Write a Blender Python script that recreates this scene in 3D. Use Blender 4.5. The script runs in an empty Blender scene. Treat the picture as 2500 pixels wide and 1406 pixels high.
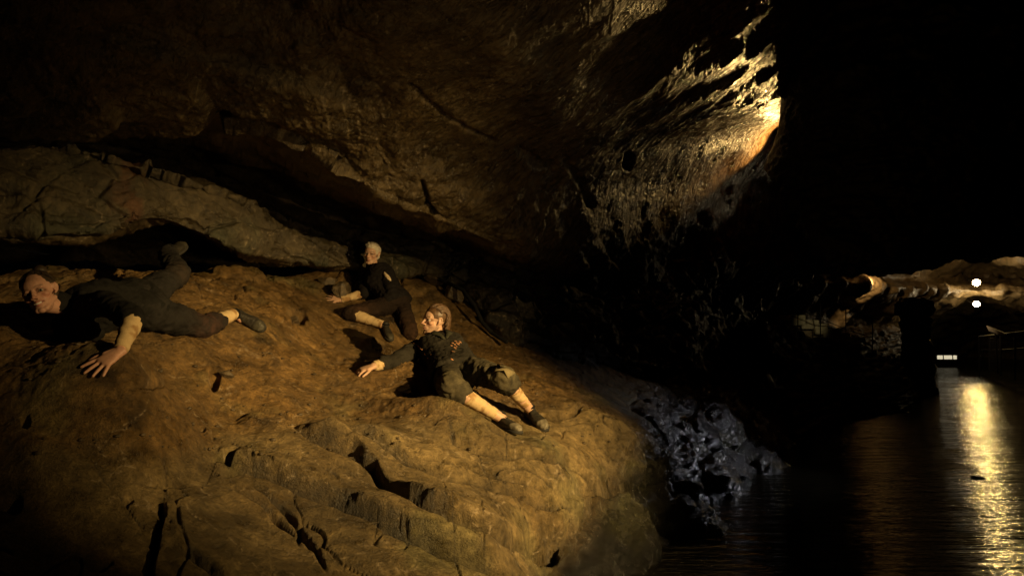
import bpy, math, random
import numpy as np
from concurrent.futures import ThreadPoolExecutor
from mathutils import Vector, Matrix
from mathutils.bvhtree import BVHTree

# ------------------------------------------------------------------ camera, world, lights, exposure
scene = bpy.context.scene
COL = scene.collection
F, CX, CY = 1666.67, 1250.0, 703.0           # focal length and centre in the photograph's pixels
PITCH, CAMZ = math.radians(3.33), 1.6
CP, SP = math.cos(PITCH), math.sin(PITCH)

cam_d = bpy.data.cameras.new('camera')
cam_d.sensor_width, cam_d.lens = 36.0, 24.0
cam_d.clip_start, cam_d.clip_end = 0.05, 200.0
cam_d.dof.use_dof = True
cam_d.dof.focus_distance, cam_d.dof.aperture_fstop = 5.0, 5.0
cam = bpy.data.objects.new('camera', cam_d)
cam.location = (0, 0, CAMZ)
cam.rotation_euler = (math.pi / 2 + PITCH, 0, 0)
COL.objects.link(cam)
scene.camera = cam

world = bpy.data.worlds.new('World')
scene.world = world
world.use_nodes = True
world.node_tree.nodes['Background'].inputs[0].default_value = (0.004, 0.004, 0.005, 1)   # inside a cave: no sky
world.node_tree.nodes['Background'].inputs[1].default_value = 0.05

scene.view_settings.view_transform = 'Standard'
scene.view_settings.look = 'None'
scene.view_settings.exposure = 0.0
scene.view_settings.gamma = 1.0
scene.view_settings.use_curve_mapping = False
scene.cycles.use_denoising = True
try:
    scene.cycles.denoiser = 'OPENIMAGEDENOISE'
except Exception:
    pass
scene.cycles.max_bounces = 5
scene.cycles.diffuse_bounces = 3
scene.cycles.sample_clamp_indirect = 3.0
scene.cycles.caustics_reflective = False
scene.cycles.caustics_refractive = False


def P(px, py, D):
    xc, yc = (px - CX) / F * D, -(py - CY) / F * D
    return np.array([xc, CP * D - SP * yc, CAMZ + SP * D + CP * yc])


def lamp(name, kind, loc, power, color, target=None, size=0.1, angle=60, blend=1.0):
    d = bpy.data.lights.new(name, kind)
    d.energy, d.color = power, color
    d.shadow_soft_size = size
    if kind == 'SPOT':
        d.spot_size, d.spot_blend = math.radians(angle), blend
    o = bpy.data.objects.new(name, d)
    o.location = loc
    if target is not None:
        o.rotation_euler = (Vector(target) - Vector(loc)).to_track_quat('-Z', 'Y').to_euler()
    COL.objects.link(o)
    return o


KEY_COL = (1.0, 0.665, 0.25)
lamp('key_lamp', 'SPOT', (4.4, 0.75, 2.85), 3650, KEY_COL, tuple(P(1010, 985, 4.6)), 0.045, 41.5, 1.0)
lamp('ceiling_fill', 'SPOT', (2.6, -0.4, 1.35), 185, (1.0, 0.72, 0.36), tuple(P(820, 400, 6.2)), 0.15, 44, 1.0)  # unseen fill added to brighten the ceiling and left ledge
lamp('cool_spill', 'SPOT', (5.3, 7.9, 1.85), 125, (0.93, 0.92, 1.0), (2.2, 7.2, 0.3), 0.10, 46, 0.9)  # unseen cool light on the rocks by the water
lamp('gallery_floodlight', 'SPOT', (4.10, 10.0, 4.20), 85, (1.0, 0.62, 0.20), (1.2, 8.8, 5.75), 0.05, 118, 0.35)
lamp('far_floodlight', 'SPOT', tuple(P(2386, 744, 24.3)), 230, (1.0, 0.64, 0.15), (10.6, 13.0, 0.0), 0.07, 36, 0.9)
lamp('stair_lamp', 'SPOT', tuple(P(2110, 690, 12.9)), 12, (1.0, 0.85, 0.5), tuple(P(1975, 796, 14.4)), 0.05, 27, 0.8)
lamp('hollow_lamp', 'SPOT', tuple(P(2150, 684, 19.6)), 170, (1.0, 0.66, 0.32), tuple(P(2150, 640, 21.2)), 0.06, 165, 0.4)


# ------------------------------------------------------------------ helpers
def proj(p):
    x, y, z = p[:, 0], p[:, 1], p[:, 2] - CAMZ
    D = np.maximum(CP * y + SP * z, 0.05)
    u = -SP * y + CP * z
    return CX + F * x / D, CY - F * u / D, D


rng = np.random.RandomState(7)
_perm = rng.permutation(256).astype(np.int32)
_perm = np.concatenate([_perm, _perm, _perm])
_g = rng.normal(size=(256, 3)).astype(np.float32)
_g /= np.linalg.norm(_g, axis=1)[:, None]


_g0, _g1, _g2 = (np.ascontiguousarray(_g[:, k]) for k in range(3))
POOL = ThreadPoolExecutor(4)


def chunked(fn, p, *a):
    """run a per-point function over slices, in threads (small slices stay in the cache)."""
    p = np.ascontiguousarray(p, dtype=np.float32)
    st = 24000
    if len(p) <= st:
        return fn(p, *a)
    res = list(POOL.map(lambda k: fn(p[k:k + st], *a), range(0, len(p), st)))
    if isinstance(res[0], tuple):
        return tuple(np.concatenate(r) for r in zip(*res))
    return np.concatenate(res)


def _perlin(p):
    fl = np.floor(p)
    f = p - fl
    i = fl.astype(np.int32) & 255
    u = f * f * f * (f * (f * 6 - 15) + 10)
    x, y, z = (np.ascontiguousarray(f[:, k]) for k in range(3))
    ux, uy, uz = (np.ascontiguousarray(u[:, k]) for k in range(3))
    ix, iy, iz = (np.ascontiguousarray(i[:, k]) for k in range(3))
    out = None
    lx = []
    for dx in (0, 1):
        hx = _perm[ix + dx] + iy
        ly = []
        for dy in (0, 1):
            hy = _perm[hx + dy] + iz
            lz = []
            for dz in (0, 1):
                h = _perm[hy + dz]
                lz.append(_g0[h] * (x - dx) + _g1[h] * (y - dy) + _g2[h] * (z - dz))
            ly.append(lz[0] + uz * (lz[1] - lz[0]))
        lx.append(ly[0] + uy * (ly[1] - ly[0]))
    return (lx[0] + ux * (lx[1] - lx[0])) * np.float32(1.6)


def perlin(p):
    return chunked(_perlin, p)


def fbm(p, oct=4, gain=0.5, lac=2.03, ridged=False):
    return chunked(_fbm, p, oct, gain, lac, ridged)


def _fbm(p, oct, gain, lac, ridged):
    s = np.zeros(len(p), np.float32)
    a = 1.0
    for k in range(oct):
        n = _perlin(p + np.float32(17.3 * k))
        if ridged:
            n = 1 - 2 * np.abs(n)
        s += np.float32(a) * n
        a *= gain
        p = p * np.float32(lac)
    return s


def sstep(a, b, x):
    t = np.clip((x - a) / (b - a), 0, 1)
    return t * t * (3 - 2 * t)


def worley(p, seed=0):
    """F1, F2 distances of jittered cell points."""
    return chunked(_worley, p, seed)


def _worley(p, seed):
    i = np.floor(p).astype(np.int32)
    f = p - i
    f1 = np.full(len(p), 9.0, np.float32)
    f2 = np.full(len(p), 9.0, np.float32)
    ident = np.zeros(len(p), np.int32)
    for dx in (-1, 0, 1):
        for dy in (-1, 0, 1):
            for dz in (-1, 0, 1):
                h = _perm[(_perm[(_perm[(i[:, 0] + dx + seed) & 255] + i[:, 1] + dy) & 255] + i[:, 2] + dz) & 255]
                q = _g[h] * 0.5 + 0.5
                d = np.sqrt((dx + q[:, 0] - f[:, 0]) ** 2 + (dy + q[:, 1] - f[:, 1]) ** 2 + (dz + q[:, 2] - f[:, 2]) ** 2)
                c = d < f1
                f2 = np.where(c, f1, np.minimum(f2, d))
                ident = np.where(c, h, ident)
                f1 = np.where(c, d, f1)
    return f1, f2, ident


def mesh_grid(name, V, nu, nv, mats, col=None, kind=None, flip=False, parent=None):
    """V: (nv*nu,3) grid of vertices, u fastest."""
    idx = np.arange(nu * nv).reshape(nv, nu)
    a, b, c, d = idx[:-1, :-1].ravel(), idx[:-1, 1:].ravel(), idx[1:, 1:].ravel(), idx[1:, :-1].ravel()
    q = np.stack([a, b, c, d] if not flip else [a, d, c, b], 1).astype(np.int32)
    me = bpy.data.meshes.new(name)
    me.vertices.add(len(V))
    me.vertices.foreach_set('co', np.ascontiguousarray(V, np.float32).ravel())
    me.loops.add(q.size)
    me.loops.foreach_set('vertex_index', q.ravel())
    me.polygons.add(len(q))
    me.polygons.foreach_set('loop_start', np.arange(0, q.size, 4, dtype=np.int32))
    me.polygons.foreach_set('use_smooth', np.ones(len(q), bool))
    me.update(calc_edges=True)
    if col is not None:
        set_col(me, col)
    me.materials.append(mats)
    o = bpy.data.objects.new(name, me)
    COL.objects.link(o)
    if kind:
        o['kind'] = kind
    if parent:
        o.parent = parent
    return o


def set_col(me, col):
    at = me.color_attributes.new('Col', 'FLOAT_COLOR', 'POINT')
    c = np.ones((len(me.vertices), 4), np.float32)
    c[:, :np.shape(col)[-1]] = col
    at.data.foreach_set('color', c.ravel())


def mesh_obj(name, V, Fc, mat, parent=None, smooth=True, kind=None):
    me = bpy.data.meshes.new(name)
    me.from_pydata([tuple(v) for v in V], [], [tuple(f) for f in Fc])
    me.polygons.foreach_set('use_smooth', np.full(len(me.polygons), smooth))
    if mat is not None:
        me.materials.append(mat)
    me.update()
    o = bpy.data.objects.new(name, me)
    COL.objects.link(o)
    if parent:
        o.parent = parent
    if kind:
        o['kind'] = kind
    return o


def tag(o, label, cat, group=None):
    o['label'], o['category'] = label, cat
    if group:
        o['group'] = group
    return o


def empty(name, loc):
    o = bpy.data.objects.new(name, None)
    o.empty_display_size = 0.1
    COL.objects.link(o)
    o.location = Vector(loc)
    return o


def adopt(root):
    """parts were built in world space: keep them there under a moved root."""
    for ch in list(root.children):
        ch.matrix_parent_inverse = Matrix.Translation(-Vector(root.location))


# ------------------------------------------------------------------ materials
def nt(name):
    m = bpy.data.materials.new(name)
    m.use_nodes = True
    t = m.node_tree
    return m, t, t.nodes['Principled BSDF']


def N(t, typ, **kw):
    n = t.nodes.new(typ)
    for k, v in kw.items():
        if k.startswith('i_'):
            n.inputs[k[2:].replace('_', ' ')].default_value = v
        else:
            setattr(n, k, v)
    return n


def ramp(t, fac, stops):
    r = t.nodes.new('ShaderNodeValToRGB')
    e = r.color_ramp.elements
    while len(e) < len(stops):
        e.new(0.5)
    for k, (p, c) in enumerate(stops):
        e[k].position = p
        e[k].color = (c, c, c, 1) if not isinstance(c, tuple) else (*c, 1)
    t.links.new(fac, r.inputs[0])
    return r


def mathn(t, op, a, b=None):
    n = t.nodes.new('ShaderNodeMath')
    n.operation = op
    for k, v in enumerate((a, b)):
        if v is None:
            continue
        if isinstance(v, (int, float)):
            n.inputs[k].default_value = v
        else:
            t.links.new(v, n.inputs[k])
    return n.outputs[0]


def mix(t, mode, fac, a, b):
    n = t.nodes.new('ShaderNodeMix')
    n.data_type, n.blend_type = 'RGBA', mode
    for s, v in ((n.inputs[0], fac), (n.inputs[6], a), (n.inputs[7], b)):
        if isinstance(v, (int, float)):
            s.default_value = v
        elif isinstance(v, tuple):
            s.default_value = (*v, 1)
        else:
            t.links.new(v, s)
    return n.outputs[2]


def rock_mat(name, rough=(0.42, 0.75), bump=0.5, grain=1.0, vein=0.35, fine=90.0, spec=0.5, base=None, detail_bump=0.012, scallop=False):
    m, t, b = nt(name)
    tc = N(t, 'ShaderNodeTexCoord')
    pos = tc.outputs['Object']
    if base is None:
        vc = N(t, 'ShaderNodeVertexColor', layer_name='Col')
        col = vc.outputs[0]
    else:
        col = N(t, 'ShaderNodeRGB').outputs[0]
        col.default_value = (*base, 1)
    n1 = N(t, 'ShaderNodeTexNoise', i_Scale=7.0, i_Detail=9.0, i_Roughness=0.72)
    n2 = N(t, 'ShaderNodeTexNoise', i_Scale=fine, i_Detail=5.0, i_Roughness=0.7)
    n3 = N(t, 'ShaderNodeTexNoise', i_Scale=26.0, i_Detail=8.0, i_Roughness=0.72)
    for n in (n1, n2, n3):
        t.links.new(pos, n.inputs['Vector'])
    r1 = ramp(t, n1.outputs[0], [(0.32, 0.42), (0.5, 1.0), (0.68, 1.5)])
    r3 = ramp(t, n3.outputs[0], [(0.34, 0.5), (0.52, 1.0), (0.68, 1.45)])
    r2 = ramp(t, n2.outputs[0], [(0.3, 0.72), (0.7, 1.25)])
    c = mix(t, 'MULTIPLY', grain, col, r1.outputs[0])
    c = mix(t, 'MULTIPLY', grain, c, r3.outputs[0])
    c = mix(t, 'MULTIPLY', 0.8 * grain, c, r2.outputs[0])
    # thin calcite veins
    if vein > 0:
        nv = N(t, 'ShaderNodeTexNoise', i_Scale=1.7, i_Detail=3.0, i_Roughness=0.5, i_Distortion=0.5)
        t.links.new(pos, nv.inputs['Vector'])
        d = mathn(t, 'ABSOLUTE', mathn(t, 'SUBTRACT', nv.outputs[0], 0.5))
        rv = ramp(t, d, [(0.0, 1.0), (0.009, 0.0)])
        brk = ramp(t, n3.outputs[0], [(0.48, 0.0), (0.6, 1.0)])
        c = mix(t, 'MIX', mathn(t, 'MULTIPLY', mathn(t, 'MULTIPLY', rv.outputs[0], brk.outputs[0]), vein), c, (0.42, 0.33, 0.22))
    t.links.new(c, b.inputs['Base Color'])
    rr = ramp(t, n1.outputs[0], [(0.35, rough[0]), (0.65, rough[1])])
    t.links.new(rr.outputs[0], b.inputs['Roughness'])
    b.inputs['Specular IOR Level'].default_value = spec
    h = mathn(t, 'ADD', mathn(t, 'MULTIPLY', n3.outputs[0], 1.0), mathn(t, 'MULTIPLY', n2.outputs[0], 0.6))
    bp = N(t, 'ShaderNodeBump')
    bp.inputs['Strength'].default_value = bump
    bp.inputs['Distance'].default_value = detail_bump
    t.links.new(h, bp.inputs['Height'])
    t.links.new(bp.outputs[0], b.inputs['Normal'])
    if scallop:                                          # fine water-worn scallops on the wet ceiling, where the mesh says so (alpha)
        dots = []
        for v, k in (((0.75, -0.65, 0.1), 5.0), ((0.65, 0.75, 0.0), 15.0), ((0, 0, 1), 9.0)):
            dn = N(t, 'ShaderNodeVectorMath', operation='DOT_PRODUCT')
            t.links.new(pos, dn.inputs[0])
            dn.inputs[1].default_value = v
            dots.append(mathn(t, 'MULTIPLY', dn.outputs['Value'], k))
        cb = N(t, 'ShaderNodeCombineXYZ')
        for k in range(3):
            t.links.new(dots[k], cb.inputs[k])
        ns = N(t, 'ShaderNodeTexNoise', i_Scale=1.0, i_Detail=4.0, i_Roughness=0.55, i_Distortion=0.4)
        t.links.new(cb.outputs[0], ns.inputs['Vector'])
        b2 = N(t, 'ShaderNodeBump')
        b2.inputs['Strength'].default_value = 1.0
        b2.inputs['Distance'].default_value = 0.075
        t.links.new(mathn(t, 'MULTIPLY', ns.outputs[0], vc.outputs[1]), b2.inputs['Height'])
        t.links.new(bp.outputs[0], b2.inputs['Normal'])
        t.links.new(b2.outputs[0], b.inputs['Normal'])
        t.links.new(mathn(t, 'SUBTRACT', rr.outputs[0], mathn(t, 'MULTIPLY', vc.outputs[1], 0.12)), b.inputs['Roughness'])
    return m


def plain_mat(name, color, rough=0.6, spec=0.4, metal=0.0, noise=0.25, scale=30.0, bump=0.0, bdist=0.003, attr=False):
    m, t, b = nt(name)
    tc = N(t, 'ShaderNodeTexCoord')
    n = N(t, 'ShaderNodeTexNoise', i_Scale=scale, i_Detail=5.0, i_Roughness=0.6)
    t.links.new(tc.outputs['Object'], n.inputs['Vector'])
    r = ramp(t, n.outputs[0], [(0.3, 1 - noise), (0.7, 1 + noise)])
    src = N(t, 'ShaderNodeVertexColor', layer_name='Col').outputs[0] if attr else color
    t.links.new(mix(t, 'MULTIPLY', 1.0, src, r.outputs[0]), b.inputs['Base Color'])
    b.inputs['Roughness'].default_value = rough
    b.inputs['Specular IOR Level'].default_value = spec
    b.inputs['Metallic'].default_value = metal
    if bump:
        bp = N(t, 'ShaderNodeBump')
        bp.inputs['Strength'].default_value = bump
        bp.inputs['Distance'].default_value = bdist
        t.links.new(n.outputs[0], bp.inputs['Height'])
        t.links.new(bp.outputs[0], b.inputs['Normal'])
    return m


def emit_mat(name, color, strength):
    m, t, b = nt(name)
    b.inputs['Base Color'].default_value = (0.8, 0.8, 0.8, 1)
    b.inputs['Emission Color'].default_value = (*color, 1)
    b.inputs['Emission Strength'].default_value = strength
    return m


M_FLOOR = rock_mat('mud_rock', rough=(0.24, 0.74), bump=1.0, vein=0.7, detail_bump=0.026)
M_CRAG = rock_mat('wet_crag', rough=(0.13, 0.32), bump=1.0, vein=0.0, detail_bump=0.03, spec=0.8)
M_CEIL = rock_mat('cave_rock', rough=(0.22, 0.6), bump=0.9, detail_bump=0.02, vein=0.5, scallop=True)
M_DARK = rock_mat('dark_wet_rock', rough=(0.22, 0.5), bump=0.6, vein=0.0, spec=0.3)
M_FAR = rock_mat('gallery_rock', rough=(0.4, 0.7), bump=0.4, vein=0.0, fine=30, base=(0.20, 0.14, 0.065))
M_STONE = rock_mat('loose_stone', rough=(0.4, 0.75), bump=0.5, vein=0.2, base=(0.065, 0.046, 0.023))

# ------------------------------------------------------------------ the poses (joint positions in metres; the ground is shaped to carry them)
def reach(parent, px_, py_, L, sign):
    """point on the sight line through a photograph pixel at bone length L from the parent joint."""
    o = np.array([0, 0, CAMZ])
    r = P(px_, py_, 1.0) - o
    w = o - parent
    a, b, c = r @ r, 2 * (r @ w), w @ w - L * L
    disc = b * b - 4 * a * c
    D = -b / (2 * a) if disc < 0 else (-b + sign * math.sqrt(disc)) / (2 * a)
    return o + D * r


def depth(p):
    return CP * p[1] + SP * (p[2] - CAMZ)


def unit(v):
    v = np.asarray(v, float)
    return v / (np.linalg.norm(v) + 1e-12)


def head_axes(c, yaw, pitch, roll):
    """columns right, forward, up of a head that turns yaw degrees to the viewer's left of the camera."""
    t = unit(np.array([0, 0, CAMZ]) - c)
    r = unit(np.cross(np.array([0, 0, 1.0]), -t)) * -1
    r = unit(np.cross(-t, [0, 0, 1.0]))
    u = np.cross(r, -t)
    yaw, pitch, roll = (math.radians(v) for v in (yaw, pitch, roll))
    f = t * math.cos(yaw) * math.cos(pitch) - r * math.sin(yaw) * math.cos(pitch) + u * math.sin(pitch)
    z = u * math.cos(roll) - r * math.sin(roll)
    z = unit(z - f * (z @ f))
    return np.stack([np.cross(f, z), f, z], 1)


# the man: leans back on one arm, legs stretched towards the water
man = {}
man['pel'] = P(1109, 908, 4.95)
man['neck'] = reach(man['pel'], 1068, 836, 0.49, 1)
dn = depth(man['neck'])
man['head'] = reach(man['neck'], 1061, 784, 0.165, 1)
man['shL'], man['shR'] = P(1121, 853, dn - 0.02), P(1017, 852, dn - 0.05)
man['elL'] = reach(man['shL'], 1148, 886, 0.28, 1)
man['wrL'] = reach(man['elL'], 1118, 905, 0.24, -1)
man['elR'] = reach(man['shR'], 972, 880, 0.28, -1)
man['wrR'] = reach(man['elR'], 911, 894, 0.25, -1)
man['hipL'], man['hipR'] = P(1130, 899, 4.97), P(1093, 920, 4.86)
man['knL'] = reach(man['hipL'], 1228, 924, 0.43, -1)
man['anL'] = reach(man['knL'], 1294, 1000, 0.41, 1)
man['toeL'] = P(1334, 1046, depth(man['anL']) - 0.17)
man['knR'] = reach(man['hipR'], 1099, 944, 0.43, -1)
man['anR'] = reach(man['knR'], 1226, 1022, 0.41, 1)
man['toeR'] = P(1266, 1050, depth(man['anR']) - 0.13)
man['fiR'] = P(866, 908, depth(man['wrR']) - 0.06)
man['fiL'] = man['wrL'] + np.array([-0.1, -0.1, -0.02])
man['hax'] = head_axes(man['head'], 60, 6, -4)

# the short-haired woman: sits on the slope behind, one knee folded down
wo2 = {}
wo2['pel'] = P(965, 738, 6.8)
wo2['neck'] = reach(wo2['pel'], 914, 657, 0.45, 1)
dn = depth(wo2['neck'])
wo2['head'] = reach(wo2['neck'], 908, 620, 0.155, -1)
wo2['shL'], wo2['shR'] = P(946, 673, dn - 0.14), P(890, 676, dn + 0.08)
wo2['elL'] = reach(wo2['shL'], 958, 722, 0.25, -1)
wo2['wrL'] = reach(wo2['elL'], 985, 738, 0.22, 1)
wo2['elR'] = reach(wo2['shR'], 888, 716, 0.25, -1)
wo2['wrR'] = reach(wo2['elR'], 831, 732, 0.235, -1)
wo2['hipL'], wo2['hipR'] = P(979, 742, 6.86), P(946, 746, 6.72)
wo2['knR'] = reach(wo2['hipR'], 855, 765, 0.40, -1)
wo2['anR'] = reach(wo2['knR'], 941, 795, 0.38, -1)
wo2['toeR'] = P(952, 824, depth(wo2['anR']) - 0.12)
wo2['knL'] = reach(wo2['hipL'], 1002, 812, 0.40, -1)
wo2['anL'] = reach(wo2['knL'], 992, 812, 0.36, 1)
wo2['toeL'] = wo2['anL'] + np.array([-0.05, 0.16, 0.03])
wo2['fiR'] = P(785, 720, depth(wo2['wrR']) + 0.03)
wo2['fiL'] = wo2['wrL'] + np.array([-0.12, -0.04, -0.04])
wo2['hax'] = head_axes(wo2['head'], 24, -2, -5)

# the dark-haired woman: lies low across the rock, propped on one hand, one leg bent up behind
wo1 = {}
wo1['pel'] = P(352, 742, 4.05)
wo1['neck'] = reach(wo1['pel'], 163, 750, 0.47, -1)
dn = depth(wo1['neck'])
wo1['head'] = reach(wo1['neck'], 98, 717, 0.17, -1)
wo1['shL'], wo1['shR'] = P(262, 741, dn - 0.10), P(165, 790, dn + 0.10)
wo1['elL'] = reach(wo1['shL'], 326, 780, 0.27, -1)
wo1['wrL'] = reach(wo1['elL'], 292, 858, 0.24, -1)
wo1['elR'] = reach(wo1['shR'], 225, 812, 0.26, -1)
wo1['wrR'] = P(140, 812, dn + 0.16)
wo1['hipL'], wo1['hipR'] = P(345, 726, 4.10), P(366, 762, 4.0)
wo1['knL'] = reach(wo1['hipL'], 436, 670, 0.42, 1)
wo1['anL'] = reach(wo1['knL'], 408, 614, 0.38, 1)
wo1['toeL'] = wo1['anL'] + np.array([0.02, 0.17, 0.06])
wo1['knR'] = reach(wo1['hipR'], 497, 797, 0.42, 1)
wo1['anR'] = reach(wo1['knR'], 574, 765, 0.37, 1)
wo1['toeR'] = P(622, 791, depth(wo1['anR']) + 0.04)
wo1['fiL'] = P(232, 897, depth(wo1['wrL']) - 0.09)
wo1['fiR'] = wo1['wrR'] + np.array([-0.14, -0.05, -0.02])
wo1['hax'] = head_axes(wo1['head'], 22, 2, 27)

CONTACT = []
for who, lst in ((man, [('wrR', .035), ('fiR', .02), ('elL', .055), ('pel', .135), ('knR', .075), ('anR', .095), ('toeR', .05), ('anL', .10), ('toeL', .05)]),
                 (wo2, [('wrR', .03), ('fiR', .015), ('pel', .13), ('knR', .075), ('anR', .055), ('toeR', .045), ('knL', .075)]),
                 (wo1, [('wrL', .050), ('fiL', .040), ('pel', .15), ('knR', .075), ('anR', .06), ('toeR', .045), ('elR', .05), ('wrR', .035)])):
    for k, r in lst:
        CONTACT.append(who[k] - np.array([0, 0, r]))
CONTACT = np.array(CONTACT)
# ------------------------------------------------------------------ the rock floor
def tps(pts, lam=1e-3):
    X, z = pts[:, :2], pts[:, 2]
    n = len(X)
    r2 = ((X[:, None] - X[None]) ** 2).sum(-1)
    K = 0.5 * r2 * np.log(r2 + 1e-9) + lam * np.eye(n)
    A = np.zeros((n + 3, n + 3))
    A[:n, :n] = K
    A[:n, n] = A[n, :n] = 1
    A[:n, n + 1:] = X
    A[n + 1:, :n] = X.T
    w = np.linalg.solve(A, np.concatenate([z, np.zeros(3)]))

    def ev(q):
        out = w[n] + q @ w[n + 1:]
        for k in range(n):
            r2 = ((q - X[k]) ** 2).sum(1)
            out = out + w[k] * 0.5 * r2 * np.log(r2 + 1e-9)
        return out
    return ev


FLOOR_PTS = [(-900, 1300, 2.2), (-900, 900, 3.2), (-900, 700, 4.8), (-400, 1500, 1.9), (-400, 800, 3.7),
    (0, 1400, 2.3), (0, 1200, 2.65), (0, 1050, 2.85), (0, 900, 3.2), (0, 815, 3.6), (-50, 720, 4.3),
    (500, 1400, 2.55), (500, 1250, 3.0), (500, 1100, 3.4), (450, 950, 3.75), (260, 893, 3.33), (200, 832, 3.75), (330, 830, 4.05),
    (420, 825, 4.2), (520, 820, 4.4), (600, 800, 4.75), (0, 672, 5.0), (200, 668, 5.2), (400, 668, 5.7), (620, 668, 6.5), (0, 735, 6.1), (200, 735, 6.4), (400, 730, 6.9), (620, 722, 7.6), (820, 700, 8.3), (950, 705, 8.5), (1050, 728, 8.4),
    (700, 760, 5.8), (700, 900, 4.6), (700, 1050, 3.9), (700, 1200, 3.4), (820, 660, 7.3), (800, 740, 6.7), (950, 672, 7.6), (930, 835, 6.3), (870, 800, 6.6),
    (1010, 825, 6.45), (1050, 700, 7.6), (1130, 740, 7.4), (1230, 840, 6.9), (1150, 800, 6.9),
    (885, 915, 4.95), (800, 900, 5.2), (900, 1010, 4.4), (960, 960, 4.75), (1090, 955, 5.0), (1150, 900, 5.6), (1090, 1005, 4.65), (1160, 1040, 4.55),
    (1240, 1062, 4.55), (1320, 1052, 4.75), (1200, 960, 5.1), (1300, 950, 5.4),
    (1000, 1400, 2.95), (1000, 1250, 3.4), (1000, 1130, 3.85), (1150, 1150, 4.0), (1150, 1250, 3.6), (1300, 1150, 4.3), (1300, 1250, 3.95),
    (1200, 1330, 3.4), (1400, 1180, 4.45), (1450, 1110, 4.9), (1560, 1130, 5.2), (1600, 1060, 5.9), (1480, 1020, 5.6),
    (1370, 890, 7.2), (1500, 960, 6.9), (1650, 985, 7.9), (1600, 930, 9.0), (1750, 1010, 8.3), (1850, 1040, 9.0), (1850, 1000, 11), (1930, 985, 12.3),
    (1640, 1180, 5.4), (1750, 1090, 7.0), (1800, 1060, 8.0),
    (1420, 1235, 4.3), (1500, 1250, 4.55), (1600, 1320, 5.13), (1500, 1400, 4.4), (1340, 1400, 3.75), (1700, 1232, 6.15), (1800, 1168, 7.2), (1900, 1105, 8.7), (1940, 1068, 9.9),
    (1200, 1500, 2.95), (1400, 1560, 3.4), (800, 1600, 2.35), (300, 1700, 1.8)]
pts = np.array([P(*q) for q in FLOOR_PTS])
deep = np.array([[3.2, 5.2, -0.7], [2.2, 3.8, -0.7], [4.6, 8.0, -0.7], [6.0, 11, -0.8], [1.6, 2.6, -0.5], [0.9, 1.2, -0.1], [6.5, 14.5, -0.6], [-0.5, 0.7, 0.25], [-2, 0.5, 0.55]])
near = np.array([np.min(np.linalg.norm(CONTACT[:, :2] - p[:2], axis=1)) for p in pts])
floor_z = tps(np.concatenate([pts[near > 0.22], deep, CONTACT]), 2e-3)      # nothing but the people's own weight marks where they touch


def floor_at(x, y):
    return float(floor_z(np.array([[x, y]]))[0])


# cracks and slab edges: photograph-pixel polylines laid onto the slab; (points, step height m, groove depth m, groove width m)
CRACKS = [
    ([(520, 1108), (560, 1130), (640, 1172), (720, 1200), (800, 1225), (900, 1268), (1000, 1315), (1080, 1345), (1160, 1372), (1260, 1420)], 0.085, 0.06, 0.020),
    ([(735, 1088), (800, 1112), (860, 1128), (915, 1165), (945, 1215), (1000, 1258), (1060, 1292), (1130, 1322), (1240, 1345), (1330, 1352)], 0.075, 0.05, 0.020),
    ([(840, 1092), (920, 1118), (1010, 1150), (1080, 1178), (1150, 1190), (1210, 1208), (1290, 1232), (1350, 1238), (1430, 1250)], 0.045, 0.04, 0.013),
    ([(1090, 1040), (1110, 1090), (1160, 1112), (1230, 1128), (1300, 1140), (1370, 1146), (1440, 1165), (1500, 1180)], 0.035, 0.03, 0.010),
    ([(1020, 1150), (1140, 1160), (1240, 1195), (1330, 1224)], 0.014, 0.02, 0.006),
    ([(1180, 1050), (1250, 1092), (1310, 1120), (1340, 1135)], 0.012, 0.02, 0.006),
    ([(390, 1225), (398, 1260), (385, 1310), (378, 1360), (370, 1420)], 0.04, 0.03, 0.012),
    ([(400, 1330), (460, 1350), (520, 1390), (560, 1420)], 0.02, 0.03, 0.010),
    ([(560, 1190), (640, 1240), (690, 1280), (740, 1310)], 0.01, 0.014, 0.005),
    ([(610, 1190), (670, 1235), (720, 1280), (770, 1340), (800, 1400)], 0.012, 0.022, 0.007),
    ([(330, 1155), (400, 1165), (470, 1175), (540, 1180)], -0.03, 0.03, 0.010),
    ([(1500, 1160), (1580, 1170), (1620, 1160)], -0.02, 0.03, 0.01),
    ([(720, 1070), (760, 1095), (810, 1110), (860, 1115)], 0.02, 0.03, 0.01),
    ([(980, 1300), (1040, 1316), (1120, 1322)], 0.01, 0.02, 0.006),
    ([(560, 1000), (640, 1012), (700, 1030), (760, 1050)], 0.015, 0.02, 0.012),
    ([(1300, 1030), (1360, 1022), (1390, 1012), (1430, 990)], 0.03, 0.03, 0.012)]
HOLES = [(365, 938, 42, 13, 0.12), (523, 938, 17, 16, 0.13), (60, 1035, 14, 20, 0.05), (305, 1036, 12, 8, 0.04), (495, 1040, 10, 8, 0.04), (1005, 965, 22, 14, 0.07),
         (550, 1120, 34, 13, 0.13), (570, 1160, 28, 12, 0.08), (725, 780, 26, 20, 0.12), (950, 770, 10, 10, 0.05), (25, 1235, 28, 24, 0.10), (310, 1210, 14, 14, 0.06), (830, 880, 9, 6, 0.04), (915, 1095, 5, 5, 0.03),
         (1325, 1335, 42, 34, 0.30), (1500, 1185, 60, 16, 0.26), (1600, 1140, 26, 26, 0.2)]
BUMPS = [(520, 930, 60, 22, 0.05), (460, 850, 60, 26, 0.05), (690, 790, 70, 40, 0.05), (700, 900, 90, 30, 0.03), (980, 885, 40, 26, 0.05), (200, 935, 90, 20, 0.03), (1130, 1050, 60, 20, 0.04), (100, 1130, 90, 70, 0.06)]

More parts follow.
